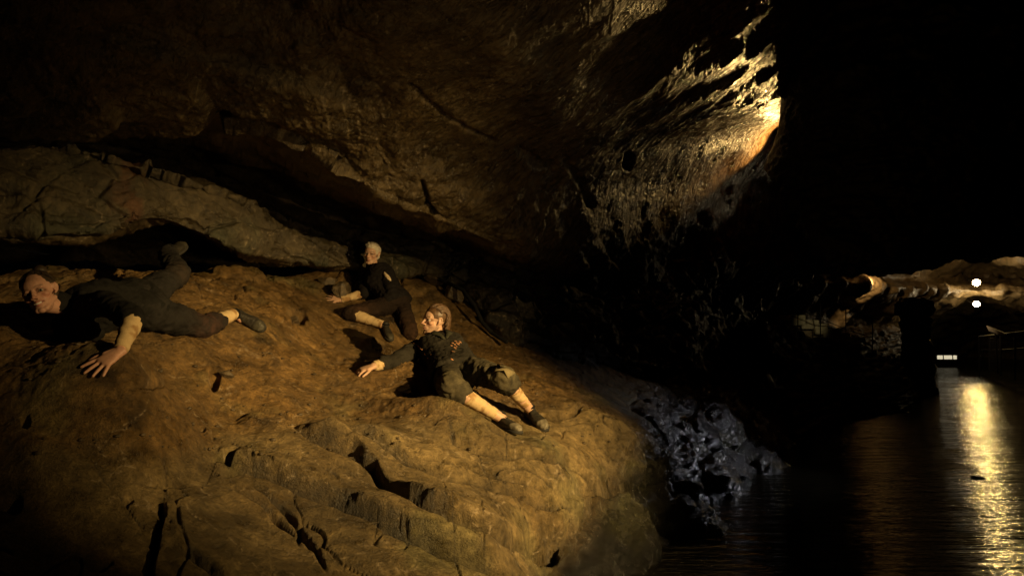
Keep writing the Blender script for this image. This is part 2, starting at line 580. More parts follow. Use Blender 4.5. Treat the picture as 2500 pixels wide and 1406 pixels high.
nu = 900
px = np.linspace(-520, 2120, nu)
yy = np.concatenate([np.linspace(1.0, 2.15, 40, endpoint=False), np.linspace(2.15, 5.7, 410, endpoint=False), np.linspace(5.7, 8.6, 110, endpoint=False), np.linspace(8.6, 13.8, 60)])
nv = len(yy)
gx = ((px[None, :] - CX) / F * yy[:, None]).ravel()
gy = np.repeat(yy, nu)
iu, iv = np.linspace(0, nu - 1, nu // 4), np.linspace(0, nv - 1, nv // 4)          # smooth base: evaluate coarsely, then interpolate
pxc, yyc = np.interp(iu, np.arange(nu), px), np.interp(iv, np.arange(nv), yy)
zc = floor_z(np.stack([((pxc[None, :] - CX) / F * yyc[:, None]).ravel(), np.repeat(yyc, len(iu))], 1)).reshape(len(iv), len(iu))
zr = np.stack([np.interp(px, pxc, r) for r in zc])
fi = np.clip(np.searchsorted(yyc, yy) - 1, 0, len(yyc) - 2)
ft = ((yy - yyc[fi]) / (yyc[fi + 1] - yyc[fi]))[:, None]
gz = (zr[fi] * (1 - ft) + zr[fi + 1] * ft).ravel()
V = np.stack([gx, gy, gz], 1)
upx, upy, uD = proj(V)
wpx, wpy = upx + 6 * fbm(V * 4.0, 3), upy + 4 * fbm(V * 4.0 + 31, 3)
crag = np.clip(sstep(1430, 1600, wpx + 0.55 * (wpy - 1100)) , 0, 1)             # rough broken edge by the water
mud = 1 - sstep(1020, 1120, wpy + 0.10 * (wpx - 700))                             # muddy upper slope / bare slabs below
low = sstep(0.30, 0.05, V[:, 2])
dz = np.zeros(len(V), np.float32)
dz += 0.035 * fbm(V * 1.3, 3)
strike = np.array([1.0, -0.25, 0]) / 1.03
along = V @ strike
across = V @ np.array([0.25, 1.0, 0.0])
S = np.stack([along * 0.8, across * 3.2, V[:, 2] * 3], 1)
dz += (0.014 + 0.012 * mud) * fbm(S * 1.5, 4)
dz += mud * 0.020 * fbm(V * 5.5, 4, ridged=True) * (0.4 + np.clip(fbm(V * 1.1 + 5, 2), 0, 1))
dz += mud * (0.006 + 0.006 * np.clip(fbm(V * 2.0 + 9, 2), 0, 1)) * fbm(V * 26, 3)
dz += (1 - mud) * 0.0025 * fbm(np.stack([along * 4, across * 16, V[:, 2] * 8], 1), 3, ridged=True)
f1, f2, _ = worley(V * np.array([7, 7, 7]) + 0.4 * perlin(V * 8)[:, None])
dz -= mud * 0.028 * sstep(0.16, 0.02, f1) * (fbm(V * 1.7 + 40, 2) > 0.1)          # pits in the mud
# bare slabs: flat facets split by joints
fa = np.stack([along * 0.75, across * 2.3, V[:, 2] * 0.6], 1) + 0.25 * np.stack([perlin(V * 2.5), perlin(V * 2.5 + 20), perlin(V * 2.5 + 40)], 1)
f1, f2, cid = worley(fa, 5)
tl = ((cid * 37) % 41) / 41.0 - 0.5
tl2 = ((cid * 53) % 29) / 29.0 - 0.5
bare = (1 - mud) * (1 - crag)
dz += bare * (0.016 * tl2 + 0.018 * tl * np.sin(along * 2.0 + tl2 * 6)) * sstep(0.0, 0.10, f2 - f1)
dz -= bare * 0.022 * sstep(0.035, 0.0, f2 - f1) * (tl > -0.2)
# broken ledges stepping down to the water
lz = sstep(0.70, 0.48, V[:, 2]) * sstep(1250, 1400, wpx) * (1 - mud) * (1 - 0.5 * crag)
bb = V[:, 2] + 0.06 * fbm(V * 1.8 + 41, 3) + 0.05 * along
fr_ = bb / 0.15 - np.floor(bb / 0.15)
dz += lz * 0.12 * (sstep(0.45, 0.92, fr_) - fr_)
# hairline joints along the strike and across it
ha = np.abs(perlin(np.stack([along * 0.9, across * 4.2, V[:, 2] * 1.5], 1) + 0.15 * perlin(V * 4)[:, None] + 60))
hb = np.abs(perlin(np.stack([along * 3.2 + across * 1.2, across * 1.1, V[:, 2] * 1.5], 1) + 0.12 * perlin(V * 4)[:, None] + 90))
hair = bare * np.clip(sstep(0.030, 0.008, ha) * (fbm(V * 1.3 + 77, 2) > -0.15) + 0.8 * sstep(0.016, 0.004, hb) * (fbm(V * 1.5 + 55, 2) > 0.0), 0, 1)
dz -= 0.020 * hair
# upper back slope: blocky
f1, f2, cid = worley(V * 2.6 + 0.25 * perlin(V * 3)[:, None], 3)
back = sstep(780, 690, wpy)
dz += back * (0.07 * ((cid % 17) / 17.0 - 0.5) * sstep(0.0, 0.12, f2 - f1) - 0.03 * sstep(0.06, 0.0, f2 - f1))


def poly_sd(pl, x, y):
    best = np.full(len(x), 1e9)
    sd = np.zeros(len(x))
    tt = np.zeros(len(x))
    pl = np.array(pl, float)
    L = np.concatenate([[0], np.cumsum(np.linalg.norm(np.diff(pl, axis=0), axis=1))])
    for k in range(len(pl) - 1):
        a, b = pl[k], pl[k + 1]
        d = b - a
        l2 = d @ d
        t = np.clip(((x - a[0]) * d[0] + (y - a[1]) * d[1]) / l2, 0, 1)
        ex, ey = x - (a[0] + t * d[0]), y - (a[1] + t * d[1])
        dd = np.hypot(ex, ey)
        s = np.where(d[0] * ey - d[1] * ex < 0, 1.0, -1.0)    # + above / right of the line (image y down)
        c = dd < best
        best = np.where(c, dd, best)
        sd = np.where(c, s * dd, sd)
        tt = np.where(c, (L[k] + t * (L[k + 1] - L[k])) / L[-1], tt)
    return sd, tt


crackmask = np.zeros(len(V), np.float32)
for pl, hgt, gro, wid in CRACKS:
    xs, ys = [q[0] for q in pl], [q[1] for q in pl]
    sel = np.where((wpx > min(xs) - 260) & (wpx < max(xs) + 260) & (wpy > min(ys) - 200) & (wpy < max(ys) + 200))[0]
    sd, tt = poly_sd(pl, wpx[sel], wpy[sel])
    # the ground is foreshortened: measure in metres on the slab
    sm = sd * uD[sel] / F * 1.9
    end = np.minimum(1, np.minimum(tt, 1 - tt) / 0.12 + 0.05)
    w = wid * (0.7 + 0.6 * np.abs(perlin(V[sel] * 6)))
    var = 0.9 + 0.5 * perlin(V[sel] * 2.2)
    up = 1.3 * var * hgt * sstep(-0.010, 0.022, sm) * np.exp(-np.maximum(sm, 0) / 0.50)
    gr = np.minimum(2.3 * gro, 1.7 * (0.85 * w + 0.012)) * np.exp(-((sm + 0.9 * w) / (0.85 * w + 0.012)) ** 2)
    dz[sel] += end * (up - gr)
    crackmask[sel] = np.maximum(crackmask[sel], end * np.exp(-((sm + 0.8 * w) / (w * 1.3)) ** 2))
holemask = np.zeros(len(V), np.float32)
for hx, hy, rx, ry, dep in HOLES:
    q = np.hypot((wpx - hx) / rx, (wpy - hy) / ry)
    g = sstep(1.15, 0.6, q)
    dz -= dep * g
    holemask = np.maximum(holemask, g)
for hx, hy, rx, ry, dep in BUMPS:
    q = ((wpx - hx) / rx) ** 2 + ((wpy - hy) / ry) ** 2
    dz += dep * np.exp(-q)
for cpt in CONTACT:                                    # pressed smooth where people rest
    dz *= 1 - 0.85 * np.exp(-((V[:, 0] - cpt[0]) ** 2 + (V[:, 1] - cpt[1]) ** 2) / 0.11 ** 2)
V[:, 2] += dz


def grid_normals(V, nu, nv):
    G = V.reshape(nv, nu, 3)
    n = np.cross(np.gradient(G, axis=1), np.gradient(G, axis=0))
    n /= np.linalg.norm(n, axis=2)[..., None] + 1e-9
    return n.reshape(-1, 3)


base_n = grid_normals(np.stack([gx, gy, gz], 1), nu, nv)
cr = crag[:, None] * base_n
wob = np.stack([fbm(V * 1.5 + 3, 3), fbm(V * 1.5 + 77, 3), fbm(V * 1.5 + 150, 3)], 1)
Q = V + 0.15 * wob
f1, f2, cid = worley(Q * np.array([2.3, 1.5, 2.0]), 11)
g1, g2, _ = worley(Q * np.array([6.5, 4.5, 6.0]), 17)
rd = 0.20 * (0.7 - f1) + 0.13 * (((cid * 31) % 37) / 37.0 - 0.5) * sstep(0, 0.10, f2 - f1) - 0.05 * sstep(0.10, 0, f2 - f1) + 0.06 * (0.5 - g1) + 0.035 * fbm(Q * 9, 4, gain=0.62)
V += cr * rd[:, None]
# fluted lower edges of the slab down to the water
fl = sstep(1180, 1290, wpy) * sstep(1200, 1400, wpx) * (1 - 0.5 * crag)
f1, f2, cid2 = worley(np.stack([V[:, 0] * 6, V[:, 1] * 6, V[:, 2] * 2.6], 1) + 0.3 * perlin(V * 5)[:, None], 31)
V += (fl * (0.035 * (((cid2 * 31) % 37) / 37.0 - 0.5) * sstep(0, 0.10, f2 - f1) - 0.02 * sstep(0.08, 0, f2 - f1) + 0.016 * fbm(V * 20, 4, gain=0.65)))[:, None] * base_n
# colour: ochre mud above, grey-brown slabs below, grey crag by the water
mudc, slabc, cragc = np.array([0.155, 0.090, 0.027]), np.array([0.200, 0.143, 0.062]), np.array([0.026, 0.024, 0.022])
m_ = np.clip(mud + 0.35 * fbm(V * 2.3 + 12, 4), 0, 1)[:, None]
c = slabc * (1 - m_) + mudc * m_
c = c * (1 - crag[:, None]) + cragc * crag[:, None]
t1 = fbm(V * 3.1 + 60, 4)
t2 = fbm(V * 0.9 + 90, 3)
c *= np.clip(1 + 0.42 * t1 + 0.30 * t2, 0.25, 2)[:, None]
gm = sstep(0.25, 0.8, fbm(V * 1.6 + 120, 4))[:, None] * 0.45
c = c * (1 - gm) + np.array([0.13, 0.125, 0.05]) * gm                # green algae film
c *= (1 - 0.55 * sstep(0.35, 0.9, fbm(V * 5 + 200, 3)) * mud)[:, None]
c *= (1 - 0.62 * crackmask)[:, None]
c *= (1 - 0.5 * hair)[:, None]
wet = sstep(0.50, 0.12, V[:, 2] + 0.12 * fbm(V * 2.2 + 5, 3)) * sstep(900, 1250, upx)       # wet band by the water; its darkening also paints in lamp falloff
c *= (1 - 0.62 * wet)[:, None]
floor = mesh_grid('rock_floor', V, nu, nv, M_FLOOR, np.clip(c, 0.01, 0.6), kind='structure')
floor.data.materials.append(M_CRAG)
qc = (np.maximum(crag, wet * 0.9).reshape(nv, nu)[:-1, :-1] > 0.55).ravel().astype(np.int32)
floor.data.polygons.foreach_set('material_index', qc)
FLOOR_BVH = BVHTree.FromObject(floor, bpy.context.evaluated_depsgraph_get())


def ground(x, y):
    h = FLOOR_BVH.ray_cast(Vector((x, y, 4)), Vector((0, 0, -1)))
    return (h[0].z if h[0] is not None else 0.0), (h[1] if h[0] is not None else Vector((0, 0, 1)))


# ------------------------------------------------------------------ overhanging wall and ceiling
def catmull(A, ts):
    """A: (n, ..., 3) control points along axis 0, ts in [0, n-1]."""
    n = len(A)
    i = np.clip(np.floor(ts).astype(int), 0, n - 2)
    f = (ts - i).reshape((-1,) + (1,) * (A.ndim - 1))
    p0, p1, p2, p3 = A[np.maximum(i - 1, 0)], A[i], A[i + 1], A[np.minimum(i + 2, n - 1)]
    m1, m2 = 0.42 * (p2 - p0), 0.42 * (p3 - p1)
    f2, f3 = f * f, f * f * f
    return (2 * f3 - 3 * f2 + 1) * p1 + (f3 - 2 * f2 + f) * m1 + (-2 * f3 + 3 * f2) * p2 + (f3 - f2) * m2


def loft(rows, nu, nv, wu=None, wv=None):
    """rows of equally many (px, py, D) points -> (nv*nu,3) points, and the (v, u) parameters; samples spread by control spacing."""
    A = np.array([[P(*q) for q in r] for r in rows])
    nr, nc = A.shape[:2]
    wv = np.ones(nr - 1) if wv is None else np.array(wv, float)
    wu = np.ones(nc - 1) if wu is None else np.array(wu, float)
    cv, cu = np.concatenate([[0], np.cumsum(wv)]), np.concatenate([[0], np.cumsum(wu)])
    tv = np.interp(np.linspace(0, cv[-1], nv), cv, np.arange(nr))
    tu = np.interp(np.linspace(0, cu[-1], nu), cu, np.arange(nc))
    B = catmull(A, tv)                                  # nv, nc, 3
    Cc = catmull(np.swapaxes(B, 0, 1), tu)              # nu, nv, 3
    G = np.swapaxes(Cc, 0, 1)
    vv, uu = np.meshgrid(tv, tu, indexing='ij')
    return G.reshape(-1, 3).copy(), vv.ravel(), uu.ravel()


cols = [-700, 0, 200, 400, 600, 800, 950, 1080, 1230, 1400, 1650, 1900, 2040]
R = [
    [(640, 7.0), (640, 7.2), (640, 7.5), (645, 7.8), (655, 8.3), (668, 8.8), (685, 8.8), (720, 8.5), (870, 7.5), (920, 7.8), (975, 9.3), (1020, 12.5), (1020, 14)],
    [(590, 6.9), (590, 7.0), (590, 7.2), (585, 7.5), (620, 8.0), (648, 8.4), (665, 8.4), (700, 8.2), (835, 7.15), (888, 7.5), (935, 9.1), (990, 12.3), (990, 14)],
    [(548, 4.75), (562, 5.0), (574, 5.2), (552, 5.6), (624, 6.3), (654, 7.2), (664, 7.65), (690, 7.8), (800, 7.05), (860, 7.45), (900, 9.1), (960, 12.2), (960, 14)],
    [(540, 4.36), (556, 4.66), (568, 4.86), (540, 5.22), (615, 5.90), (648, 6.92), (660, 7.45), (685, 7.7), (795, 7.05), (855, 7.45), (895, 9.1), (955, 12.2), (955, 14)],
    [(530, 4.30), (546, 4.60), (560, 4.80), (530, 5.16), (606, 5.84), (642, 6.88), (655, 7.42), (680, 7.7), (790, 7.05), (850, 7.45), (890, 9.1), (950, 12.2), (950, 14)],
    [(450, 4.38), (460, 4.70), (470, 4.92), (470, 5.22), (550, 5.86), (610, 7.0), (635, 7.5), (655, 7.75), (740, 7.2), (790, 7.7), (820, 9.4), (870, 12.4), (870, 14)],
    [(362, 4.50), (366, 4.80), (380, 5.02), (434, 5.32), (498, 5.98), (582, 7.15), (606, 7.6), (624, 7.85), (690, 7.4), (730, 8.0), (750, 9.8), (790, 12.6), (790, 14)],
    [(352, 4.55), (357, 4.86), (370, 5.08), (424, 5.40), (489, 6.05), (574, 7.25), (600, 7.65), (618, 7.85), (680, 7.4), (720, 8.0), (740, 9.8), (780, 12.6), (780, 14)],
    [(335, 5.4), (340, 5.6), (352, 6.0), (390, 7.0), (450, 7.4), (520, 7.9), (560, 8.1), (590, 8.1), (650, 7.6), (690, 8.2), (700, 10), (720, 12.8), (720, 14)],
    [(318, 4.5), (332, 4.7), (338, 4.9), (330, 5.1), (318, 5.1), (405, 5.3), (495, 5.7), (545, 6.2), (610, 6.9), (650, 7.8), (640, 9.8), (650, 12.8), (650, 14)],
    [(295, 4.2), (312, 4.4), (320, 4.6), (310, 4.8), (298, 4.8), (385, 5.05), (475, 5.5), (525, 6.05), (590, 6.75), (630, 7.7), (625, 9.8), (640, 12.8), (640, 14)],
    [(220, 3.7), (270, 3.95), (280, 4.15), (265, 4.35), (262, 4.5), (345, 4.8), (420, 5.2), (470, 5.7), (530, 6.4), (560, 7.3), (560, 9.4), (560, 12.4), (560, 14)],
    [(60, 3.2), (90, 3.4), (120, 3.6), (150, 3.85), (185, 4.15), (255, 4.4), (310, 4.8), (360, 5.3), (420, 6.0), (450, 6.9), (455, 9.0), (450, 11.8), (450, 13)],
    [(0, 3.0), (45, 3.25), (80, 3.5), (110, 3.8), (140, 4.1), (190, 4.3), (250, 4.5), (290, 4.8), (330, 5.4), (370, 6.3), (380, 8.4), (372, 10.9), (360, 12.5)],
    [(-100, 2.7), (-60, 3.0), (-30, 3.2), (0, 3.5), (30, 3.8), (80, 3.95), (140, 4.1), (190, 4.35), (240, 4.8), (300, 5.6), (340, 7.9), (312, 10.4), (290, 12)],
    [(-250, 2.5), (-200, 2.8), (-170, 3.0), (-140, 3.2), (-110, 3.4), (-60, 3.5), (0, 3.5), (50, 3.7), (110, 4.0), (170, 4.7), (235, 6.2), (255, 8.2), (240, 10)],
    [(-617, 2.0), (-617, 2.0), (-560, 2.1), (-500, 2.25), (-450, 2.3), (-400, 2.4), (-350, 2.6), (-300, 2.8), (-250, 3.0), (-180, 3.3), (-100, 4.2), (-20, 5.3), (-20, 6.5)],
    [(-1840, 1.2), (-1840, 1.2), (-1840, 1.2), (-1840, 1.2), (-1840, 1.2), (-1840, 1.2), (-1840, 1.2), (-1840, 1.2), (-1840, 1.25), (-1840, 1.3), (-1700, 1.5), (-1600, 1.8), (-1500, 2.2)]]
low_cols = cols[:-2] + [1790, 1888]                    # the wall ends at the black gap before the far gallery
rows = [[(cx_, q[0], q[1]) for cx_, q in zip(low_cols if i < 9 else cols, r)] for i, r in enumerate(R)]
nu, nv = 1020, 500
V, vv, uu = loft(rows, nu, nv, wu=[350, 200, 200, 200, 200, 150, 130, 150, 170, 250, 250, 100],
                 wv=[30, 30, 18, 18, 75, 80, 18, 35, 40, 25, 60, 120, 70, 80, 120, 60, 50])
nrm = grid_normals(V, nu, nv)
toc = (np.array([0, 0, CAMZ]) - V)
nrm *= np.where((nrm * toc).sum(1) < 0, -1.0, 1.0)[:, None]
upx, upy, uD = proj(V)
scal = sstep(10.9, 12.2, vv) * sstep(880, 1040, upx) + 0.4 * sstep(1250, 1500, upx) * sstep(10, 11, vv)   # scalloped wet ceiling
scal = np.clip(scal, 0, 1)
mass = sstep(2.4, 3.0, vv) * sstep(7.6, 7.0, vv)
bx = V + 0.12 * np.stack([fbm(V * 1.1, 3), fbm(V * 1.1 + 50, 3), fbm(V * 1.1 + 99, 3)], 1)
d = 0.10 * fbm(bx * 0.9 + 4, 3) * (1 - 0.75 * scal)
# bedding: long ledges that dip to the right
bed = V @ np.array([0.30, 0.25, 0.92]) + 0.10 * fbm(V * 0.8 + 8, 3)
st = bed * 3.6
fr = st - np.floor(st)
d += (1 - scal) * 0.07 * (sstep(0, 0.85, fr) - sstep(0.85, 1.0, fr) - 0.4) * np.clip(0.45 + 1.3 * fbm(V * 0.7 + 20, 2), 0, 1)
d += (1 - scal) * 0.040 * fbm(bx * 3.4, 5, gain=0.58)
d += (1 - scal) * 0.004 * fbm(bx * 24, 3)
d += mass * 0.009 * fbm(bx * np.array([2.0, 2.0, 7.0]) + 70, 3)
f1, f2, cid = worley(bx * np.array([1.3, 1.3, 3.4]) + 40, 15)
d += mass * (0.055 * (((cid * 37) % 41) / 41.0 - 0.5) * sstep(0.0, 0.10, f2 - f1) - 0.045 * sstep(0.06, 0.0, f2 - f1))
# blocky jointed wall at the foot, right of the crevice
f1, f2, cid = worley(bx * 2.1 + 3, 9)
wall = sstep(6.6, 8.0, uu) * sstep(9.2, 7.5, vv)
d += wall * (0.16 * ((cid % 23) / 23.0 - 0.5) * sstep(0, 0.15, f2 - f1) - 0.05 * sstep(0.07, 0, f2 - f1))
# scallops: small cups with sharp crests, drawn out along one direction
sx = V @ np.array([0.75, -0.65, 0.1])
sy = V @ np.array([0.65, 0.75, 0.0])
Sc = np.stack([sx * 4.2, sy * 12.0, V[:, 2] * 8], 1) + 0.35 * np.stack([fbm(V * 2.2, 2), fbm(V * 2.2 + 9, 2), fbm(V * 2.2 + 19, 2)], 1)
Sq = Sc * np.array([1.45, 1.15, 1.5])
f1, f2, cid = worley(Sq, 23)
d += scal * (0.006 * (f1 - 0.5) + 0.007 * fbm(Sc * 1.3, 4, gain=0.6) + 0.004 * fbm(V * 30, 2)) * (0.5 + 0.8 * np.clip(fbm(V * 0.9 + 70, 2) + 0.5, 0, 1))
d += scal * 0.03 * fbm(bx * 1.6 + 30, 3)
# cracks through the mass
kx, ky = upx + 6 * fbm(V * 5, 2), upy + 6 * fbm(V * 5 + 9, 2)
for pl, w_, g_ in [([(0, 520), (60, 525), (160, 540), (300, 530)], 5, .05), ([(60, 520), (110, 440), (180, 405), (250, 370)], 7, .08), ([(250, 380), (275, 420), (285, 440)], 5, .06), ([(500, 500), (525, 540), (545, 560)], 4, .04), ([(1030, 440), (1045, 500), (1060, 520)], 5, .07), ([(1270, 370), (1310, 400), (1345, 408)], 9, .06), ([(1385, 390), (1420, 450), (1440, 500)], 8, .05), ([(1000, 210), (1100, 300), (1200, 350)], 6, .03)]:
    sd, tt = poly_sd(pl, kx, ky)
    d -= g_ * np.exp(-(sd / w_) ** 2) * np.where(vv < 9, 0.6 * sstep(2.6, 3.6, vv) * sstep(6.9, 5.8, vv) + 0.0, 1.0)
q = np.hypot((upx - 1535) / 16, (upy - 395) / 26)
d -= 0.10 * sstep(1.2, 0.5, q)
d *= 1 - 0.6 * np.exp(-((vv - 5.7) / 0.4) ** 2) * (uu < 7)
V += nrm * d[:, None]
c = np.array([0.085, 0.060, 0.027]) * np.ones((len(V), 1))
mg = mass[:, None]
c = c * (1 - mg) + np.array([0.060, 0.046, 0.024]) * mg
c = c * (1 - 0.8 * wall[:, None])  # recess wall darkened in colour to read as unlit
c *= (1 + 0.40 * fbm(V * 2.2 + 33, 4) + 0.25 * fbm(V * np.array([3, 3, 11]) + 3, 3))[:, None]
g2 = (mass * sstep(0.0, 0.7, fbm(V * 1.4 + 63, 3)) * 0.6)[:, None]
c = c * (1 - g2) + np.array([0.028, 0.036, 0.02]) * g2
rs = (mass * sstep(0.15, 0.5, fbm(np.stack([V[:, 0] * 5, V[:, 1] * 5, V[:, 2] * 0.7], 1) + 12, 3)) * np.exp(-((upx - 330) / 60) ** 2) * 0.45)[:, None]
c = c * (1 - rs) + np.array([0.10, 0.03, 0.012]) * rs               # rust streaks
# pale veins across the lip
vk = np.clip(0.6 + fbm(V * 9, 2), 0, 1)
for pl in [[(545, 160), (600, 230), (640, 310)], [(785, 235), (800, 290), (820, 410)], [(520, 160), (480, 225), (440, 275)], [(840, 260), (852, 330), (850, 400)], [(880, 280), (882, 340), (875, 400)], [(745, 290), (770, 350), (780, 380)], [(610, 200), (640, 250), (660, 290), (690, 330)], [(660, 340), (740, 300), (800, 285)]]:
    sd, tt = poly_sd(pl, kx, ky)
    k = (np.exp(-(sd / 2.8) ** 2) * 0.9 * ((vv > 9) & (vv < 13.5)) * vk)[:, None]
    c = c * (1 - k) + np.array([0.30, 0.235, 0.13]) * k
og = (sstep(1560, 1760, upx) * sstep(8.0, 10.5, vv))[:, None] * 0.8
c = c * (1 - og) + np.array([0.17, 0.085, 0.028]) * og                # ochre tone towards the right end of the ceiling
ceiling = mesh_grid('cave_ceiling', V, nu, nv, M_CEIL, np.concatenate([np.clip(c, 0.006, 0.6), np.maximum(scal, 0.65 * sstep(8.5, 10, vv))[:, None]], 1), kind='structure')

# ------------------------------------------------------------------ dark rock hanging down between here and the far gallery
rows = [
    [(2030, -700, 8.5), (1925, -700, 6.8), (2100, -700, 6.0), (2600, -700, 5.2), (3400, -700, 5.0)],
    [(2010, -300, 9), (1918, -300, 7.5), (2120, -300, 6.1), (2600, -300, 5.4), (3400, -300, 5.2)],
    [(1995, 0, 9.5), (1912, 0, 7.8), (2130, 20, 6.3), (2600, 0, 5.6), (3400, 0, 5.4)],
    [(1990, 200, 9.5), (1912, 200, 7.8), (2140, 220, 6.1), (2600, 200, 5.8), (3400, 200, 5.6)],
    [(1985, 330, 9.5), (1903, 325, 7.8), (2140, 350, 6.3), (2600, 350, 6.0), (3400, 350, 5.8)],
    [(1950, 400, 9.5), (1872, 408, 7.8), (2130, 500, 6.4), (2560, 500, 6.1), (3400, 520, 5.9)],
    [(1960, 440, 9.5), (1890, 432, 7.8), (2066, 634, 6.6), (2500, 594, 6.3), (3400, 640, 6.1)],
    [(1980, 440, 9.7), (1930, 440, 8.4), (2064, 644, 7.0), (2500, 610, 6.8), (3400, 680, 6.6)],
    [(2000, 400, 10.5), (1990, 420, 10), (2090, 640, 9.5), (2500, 590, 9), (3400, 600, 7)]]
nu, nv = 260, 300
V, vv, uu = loft(rows, nu, nv, wu=[0.6, 1.4, 1.6, 0.8])
nrm = grid_normals(V, nu, nv)
nrm *= np.where((nrm * (np.array([0, 0, CAMZ]) - V)).sum(1) < 0, -1.0, 1.0)[:, None]
fade = sstep(0.0, 0.5, np.abs(uu - 1)) * 0.85 + 0.15
d = 0.10 * fbm(V * 1.2 + 5, 3) + 0.05 * fbm(V * np.array([2, 2, 6]), 4, ridged=True) + 0.02 * fbm(V * 9, 3, ridged=True)
V += nrm * (fade * d)[:, None]
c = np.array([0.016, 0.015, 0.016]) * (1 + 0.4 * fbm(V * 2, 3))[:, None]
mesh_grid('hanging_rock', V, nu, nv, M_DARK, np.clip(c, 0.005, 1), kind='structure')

# ------------------------------------------------------------------ people
class Clay:
    def __init__(s):
        s.V, s.F, s.n = [], [], 0

    def add(s, V, Fc):
        s.V.append(np.asarray(V, float))
        s.F += [tuple(i + s.n for i in f) for f in Fc]
        s.n += len(V)

    def rings(s, R):
        """closed skin over a list of rings (each (m,3))."""
        m = len(R[0])
        V = np.concatenate(R + [R[0].mean(0)[None], R[-1].mean(0)[None]])
        Fc = []
        for k in range(len(R) - 1):
            for j in range(m):
                j2 = (j + 1) % m
                Fc.append((k * m + j, k * m + j2, (k + 1) * m + j2, (k + 1) * m + j))
        a, b = len(R) * m, len(R) * m + 1
        for j in range(m):
            j2 = (j + 1) % m
            Fc.append((a, j2, j))
            Fc.append((b, (len(R) - 1) * m + j, (len(R) - 1) * m + j2))
        s.add(V, Fc)

    def cap(s, p0, r0, p1, r1, seg=16, flat=1.0, side=None):
        """round-ended tapered limb; flat < 1 squeezes it along the axis perpendicular to side."""
        p0, p1 = np.asarray(p0, float), np.asarray(p1, float)
        w = unit(p1 - p0) if np.linalg.norm(p1 - p0) > 1e-6 else np.array([0, 0, 1.0])
        a = np.array([0, 0, 1.0]) if abs(w[2]) < 0.9 else np.array([1.0, 0, 0])
        u = unit(np.cross(w, a)) if side is None else unit(side - w * (np.asarray(side) @ w))
        v = np.cross(w, u) * flat
        th = np.linspace(0, 2 * math.pi, seg, endpoint=False)
        circ = np.cos(th)[:, None] * u + np.sin(th)[:, None] * v
        R = []
        for q in (-80, -50, -20):
            q = math.radians(q)
            R.append(p0 + w * r0 * math.sin(q) + circ * r0 * math.cos(q))
        for q in (0, 20, 50, 80):
            q = math.radians(q)
            R.append(p1 + w * r1 * math.sin(q) + circ * r1 * math.cos(q))
        s.rings(R)

    def chain(s, pts, rad, seg=16, **k):
        for i in range(len(pts) - 1):
            s.cap(pts[i], rad[i], pts[i + 1], rad[i + 1], seg, **k)

    def ell(s, c, A, r, seg=18):
        """ellipsoid: A 3x3 axes in columns."""
        A = np.asarray(A, float)
        th = np.linspace(0, 2 * math.pi, seg, endpoint=False)
        R = []
        for q in np.radians(np.linspace(-82, 82, 11)):
            loc = np.stack([r[0] * np.cos(th) * math.cos(q), r[1] * np.sin(th) * math.cos(q), np.full(seg, r[2] * math.sin(q))], 1)
            R.append(np.asarray(c) + loc @ A.T)
        s.rings(R)

    def secs(s, S, seg=24, ex=2.5):
        """(centre, half axis u, half axis v) sections."""
        th = np.linspace(0, 2 * math.pi, seg, endpoint=False)
        cs, sn = np.cos(th), np.sin(th)
        cu, cv = np.sign(cs) * np.abs(cs) ** (2 / ex), np.sign(sn) * np.abs(sn) ** (2 / ex)
        s.rings([np.asarray(c) + cu[:, None] * np.asarray(u) + cv[:, None] * np.asarray(v) for c, u, v in S])

    def mesh(s, name):
        me = bpy.data.meshes.new(name)
        me.from_pydata([tuple(v) for v in np.concatenate(s.V)], [], s.F)
        return me

    def build(s, name, voxel, smooth, mat, parent):
        """fuse everything into one continuous skin."""
        tmp = bpy.data.objects.new('tmp', s.mesh('tmp'))
        COL.objects.link(tmp)
        md = tmp.modifiers.new('r', 'REMESH')
        md.mode, md.voxel_size = 'VOXEL', voxel
        md.use_smooth_shade = True
        if smooth:
            sm = tmp.modifiers.new('s', 'SMOOTH')
            sm.factor, sm.iterations = 0.5, smooth
        dg = bpy.context.evaluated_depsgraph_get()
        me = bpy.data.meshes.new_from_object(tmp.evaluated_get(dg))
        bpy.data.objects.remove(tmp)
        me.name = name
        me.materials.clear()
        me.materials.append(mat)
        me.polygons.foreach_set('use_smooth', np.ones(len(me.polygons), bool))
        o = bpy.data.objects.new(name, me)
        COL.objects.link(o)
        o.parent = parent
        return o

    def join(s, name, mat, parent):
        me = s.mesh(name)
        me.materials.append(mat)
        me.polygons.foreach_set('use_smooth', np.ones(len(me.polygons), bool))
        o = bpy.data.objects.new(name, me)
        COL.objects.link(o)
        o.parent = parent
        return o


def coords(me):
    a = np.empty(len(me.vertices) * 3, np.float32)
    me.vertices.foreach_get('co', a)
    n = np.empty(len(me.vertices) * 3, np.float32)
    me.vertices.foreach_get('normal', n)
    return a.reshape(-1, 3).astype(float), n.reshape(-1, 3).astype(float)


def put(me, V):
    me.vertices.foreach_set('co', np.ascontiguousarray(V, np.float32).ravel())
    me.update()


